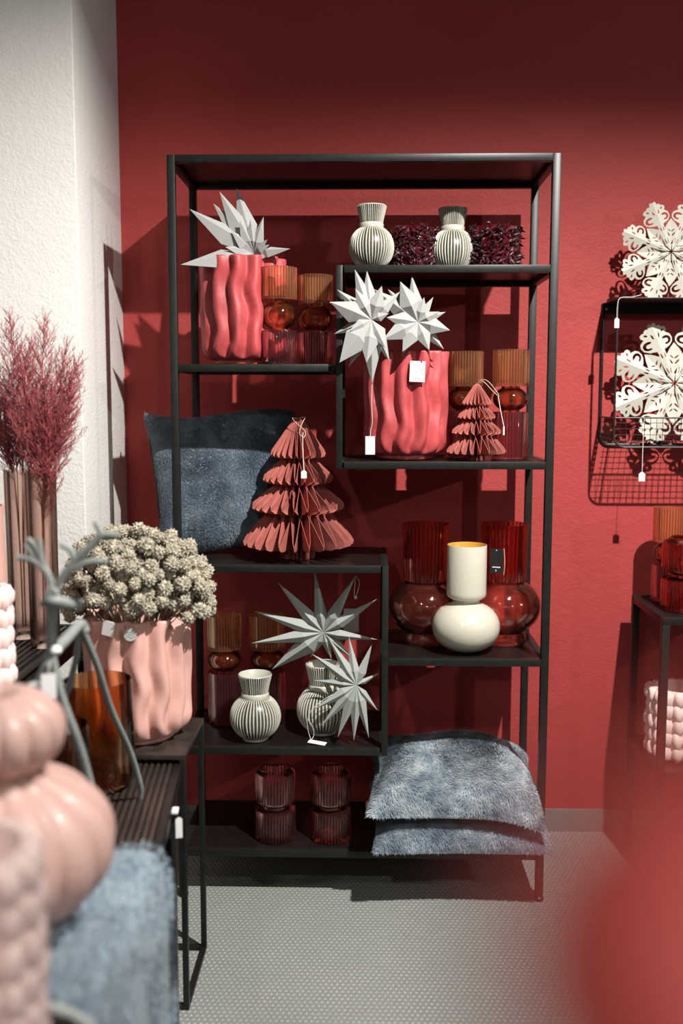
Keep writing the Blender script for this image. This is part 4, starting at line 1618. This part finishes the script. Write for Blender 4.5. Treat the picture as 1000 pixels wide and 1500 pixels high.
heads = []
cx, cy, cz = -0.004, -0.376, 0.860
tries = 0
while len(heads) < 190 and tries < 20000:
    tries += 1
    az, el = rnd.uniform(0, 2 * PI), math.asin(rnd.uniform(-.16, 1))
    sh = rnd.uniform(.72, 1.0) ** .6
    p = Vector((cx + .158 * sh * math.cos(el) ** .6 * math.cos(az), cy + .132 * sh * math.cos(el) ** .6 * math.sin(az), cz + .155 * sh * max(0, math.sin(el)) ** .75 + .11 * min(0, math.sin(el)) + rnd.uniform(-.012, .012)))
    if p.y < cy - .07 and p.z < .866:
        continue
    if all((p - h_).length > .0245 for h_ in heads):
        heads.append(p)
left = sorted(heads, key=lambda p: math.atan2(p.y - cy, p.x - cx))
i = 0
while left:
    p0 = left.pop(0)
    near = sorted(left, key=lambda p: (p - p0).length)[:rnd.choice((2, 3, 3, 4))]
    left = [p for p in left if p not in near]
    grp = [p0] + near
    mid_ = sum(grp, Vector()) / len(grp)
    root = Vector((cx + (mid_.x - cx) * .45, cy + (mid_.y - cy) * .45, .80))
    t = spray_proto()
    t.location = root
    g = G()
    node = (mid_ - root) * .62
    v, f = tube(curve_pts([(0, 0, -.09), (0, 0, 0), node], 5), .0014, 5)
    g.add(v, f)
    for p in grp:
        q_ = p - root
        mid = node.lerp(q_, .5) + Vector((0, 0, -.008))
        v, f = tube(curve_pts([node, mid, q_], 4), .0012, 5)
        g.add(v, f)
    g.build('stem', M['stem'], t)
    for k, p in enumerate(grp):
        s_ = rnd.uniform(.80, 1.12)
        link('seed_head', SH[(i + k) % 3], t, p - root, (rnd.uniform(0, 6), rnd.uniform(0, 6), rnd.uniform(0, 6)), (s_, s_, s_))
    i += 1

# ------------------------------------------------------------------ pouf, throw, pumpkin vase, plinth of the nearest vase
pf = thing('black_pouf', 'black upholstered square pouf under the blue fur throw', 'pouf', (0, 0, 0))
g = G()
bx(g, (-.30, -1.553, 0.03), (.204, -1.245, 0.690), .012)
g.build('body', M['black_cloth'], pf, True, .6)
for x in (-.28, .15):
    for y in (-1.53, -1.29):
        bar('foot', (x, y, 0), (x + .03, y + .03, .03), pf, M['table_black'])
th = thing('fur_throw', 'blue fur throw draped over the black pouf under the pumpkin vase', 'throw', (0, 0, 0))
sec = [(-.315, .50), (-.315, .68)] + [(-.30, .70)] + [(-.2 + .04 * i, .702) for i in range(0, 10)]
for i in range(7):
    a = PI / 2 - PI / 2 * i / 6
    sec.append((.190 + .030 * math.cos(a), .672 + .030 * math.sin(a)))
sec += [(.221, .672 - .03 * i) for i in range(1, 15)]
ny = 26
v, f = [], []
for j in range(ny + 1):
    y = -1.572 + .345 * j / ny
    for i, (x, z) in enumerate(sec):
        v.append((x + .0025 * math.sin(y * 40 + z * 13) * (1 if z < .69 else 0), y + .0, z + .003 * math.sin(x * 45 + y * 31) * (1 if z > .69 else 0)))
ns = len(sec)
for j in range(ny):
    for i in range(ns - 1):
        a = j * ns + i
        f.append((a, a + 1, a + ns + 1, a + ns)[::-1])
g = G()
g.add(v, f)
tm = g.build('throw_cloth', M['throw'], th, True, None)
sol = tm.modifiers.new('thickness', 'SOLIDIFY')
sol.thickness = .010
sol.offset = 1
tm.data.calc_loop_triangles()
tri = np.array([l.vertices[:] for l in tm.data.loop_triangles])
co = np.array([p.co[:] for p in tm.data.vertices])
no = np.array([p.normal[:] for p in tm.data.vertices])
sgn = 1.0 if no[len(no) // 2][2] > 0 or True else -1
ctr = np.array([0, -1.4, .4])
sg = np.sign(np.sum((co - ctr) * no, 1))[:, None]
no = no * np.where(sg == 0, 1, sg)
V, c = fur_blades((co + no * .009)[tri], no[tri], 24000, .006, .0018, (.0, -.3, -.6), 5)
blades_object('fur', th, V, c, M['throw'])
g = G()
hp = [(-.31, -1.575, .700), (.0, -1.577, .708), (.15, -1.577, .706), (.198, -1.577, .698), (.2215, -1.577, .672), (.224, -1.577, .60), (.224, -1.577, .26)]
v, f = tube(curve_pts(hp, 6), .0055, 8)
g.add(v, f)
o = g.build('hem', M['hem'], th)
o['label'] = 'pale hem along the front edge'

pk = thing('pumpkin_vase', 'large pale pink ribbed vase like two stacked pumpkins on the blue throw', 'vase', (0.066, -1.422, .7125))
nl = 15


def pumpkin_prof():
    p = [(0.001, 0.0), (.055, 0.0)]
    p += [(.137 * math.cos(a) ** .85 if abs(a) < 1.5 else .02, .086 + .088 * math.sin(a)) for a in [-1.25 + 2.28 * i / 26 for i in range(27)]]
    p += [(.085 * math.cos(a) ** .8, .218 + .050 * math.sin(a)) for a in [-.98 + 2.15 * i / 20 for i in range(21)]]
    z1 = p[-1][1]
    r1 = p[-1][0]
    p += [(r1 * .8, z1 - .002), (r1 * .6, z1 - .012), (r1 * .5, z1 - .03), (.03, .16), (.001, .155)]
    return p


def prad(th, k, r, z):
    lob = abs(math.cos(nl * th / 2)) ** .55
    a = .115 if k > 2 else .03
    return r * (1 - a + a * lob)


g = G()
v, f = lathe(pumpkin_prof(), nl * 16, prad, False, False)
g.add(v, f)
g.build('body', M['pumpkin'], pk, True, None)

t = thing('black_plinth', 'black plinth under the nearest ruffled pink vase', 'plinth', (0, 0, 0))
g = G()
bx(g, (.055, -1.745, 0), (.205, -1.590, .705), .003)
g.build('body', M['table_black'], t, True, .6)

# ------------------------------------------------------------------ the red ornament right in front of the lens
t = thing('red_ball_ornament', 'large blurred red ball ornament close to the viewer on a slim stand', 'ornament', (0.5107, -2.4240, 1.2394))
g = G()
pr = [(.001, 0), (.007, 0)] + [(0.0164 * math.cos(a), 0.0164 + 0.0164 * math.sin(a)) for a in [-1.2 + 2.5 * i / 24 for i in range(25)]] + [(.004, .0325), (.0035, .036), (.001, .0365)]
v, f = lathe(pr, 48, None, False, False)
g.add(v, f)
g.build('ball', M['red_ornament'], t, True, .9)
t = thing('slim_stand', 'slim black stand under the blurred red ball ornament', 'stand', (0.5107, -2.4240, 0.0589))
g = G()
v, f = lathe([(.09, -0.0589), (.09, -0.0469), (.008, -0.0369), (.005, 1.172), (.009, 1.176), (.009, 1.1805)], 32)
g.add(v, f)
g.build('pole', M['table_black'], t, True, .6)
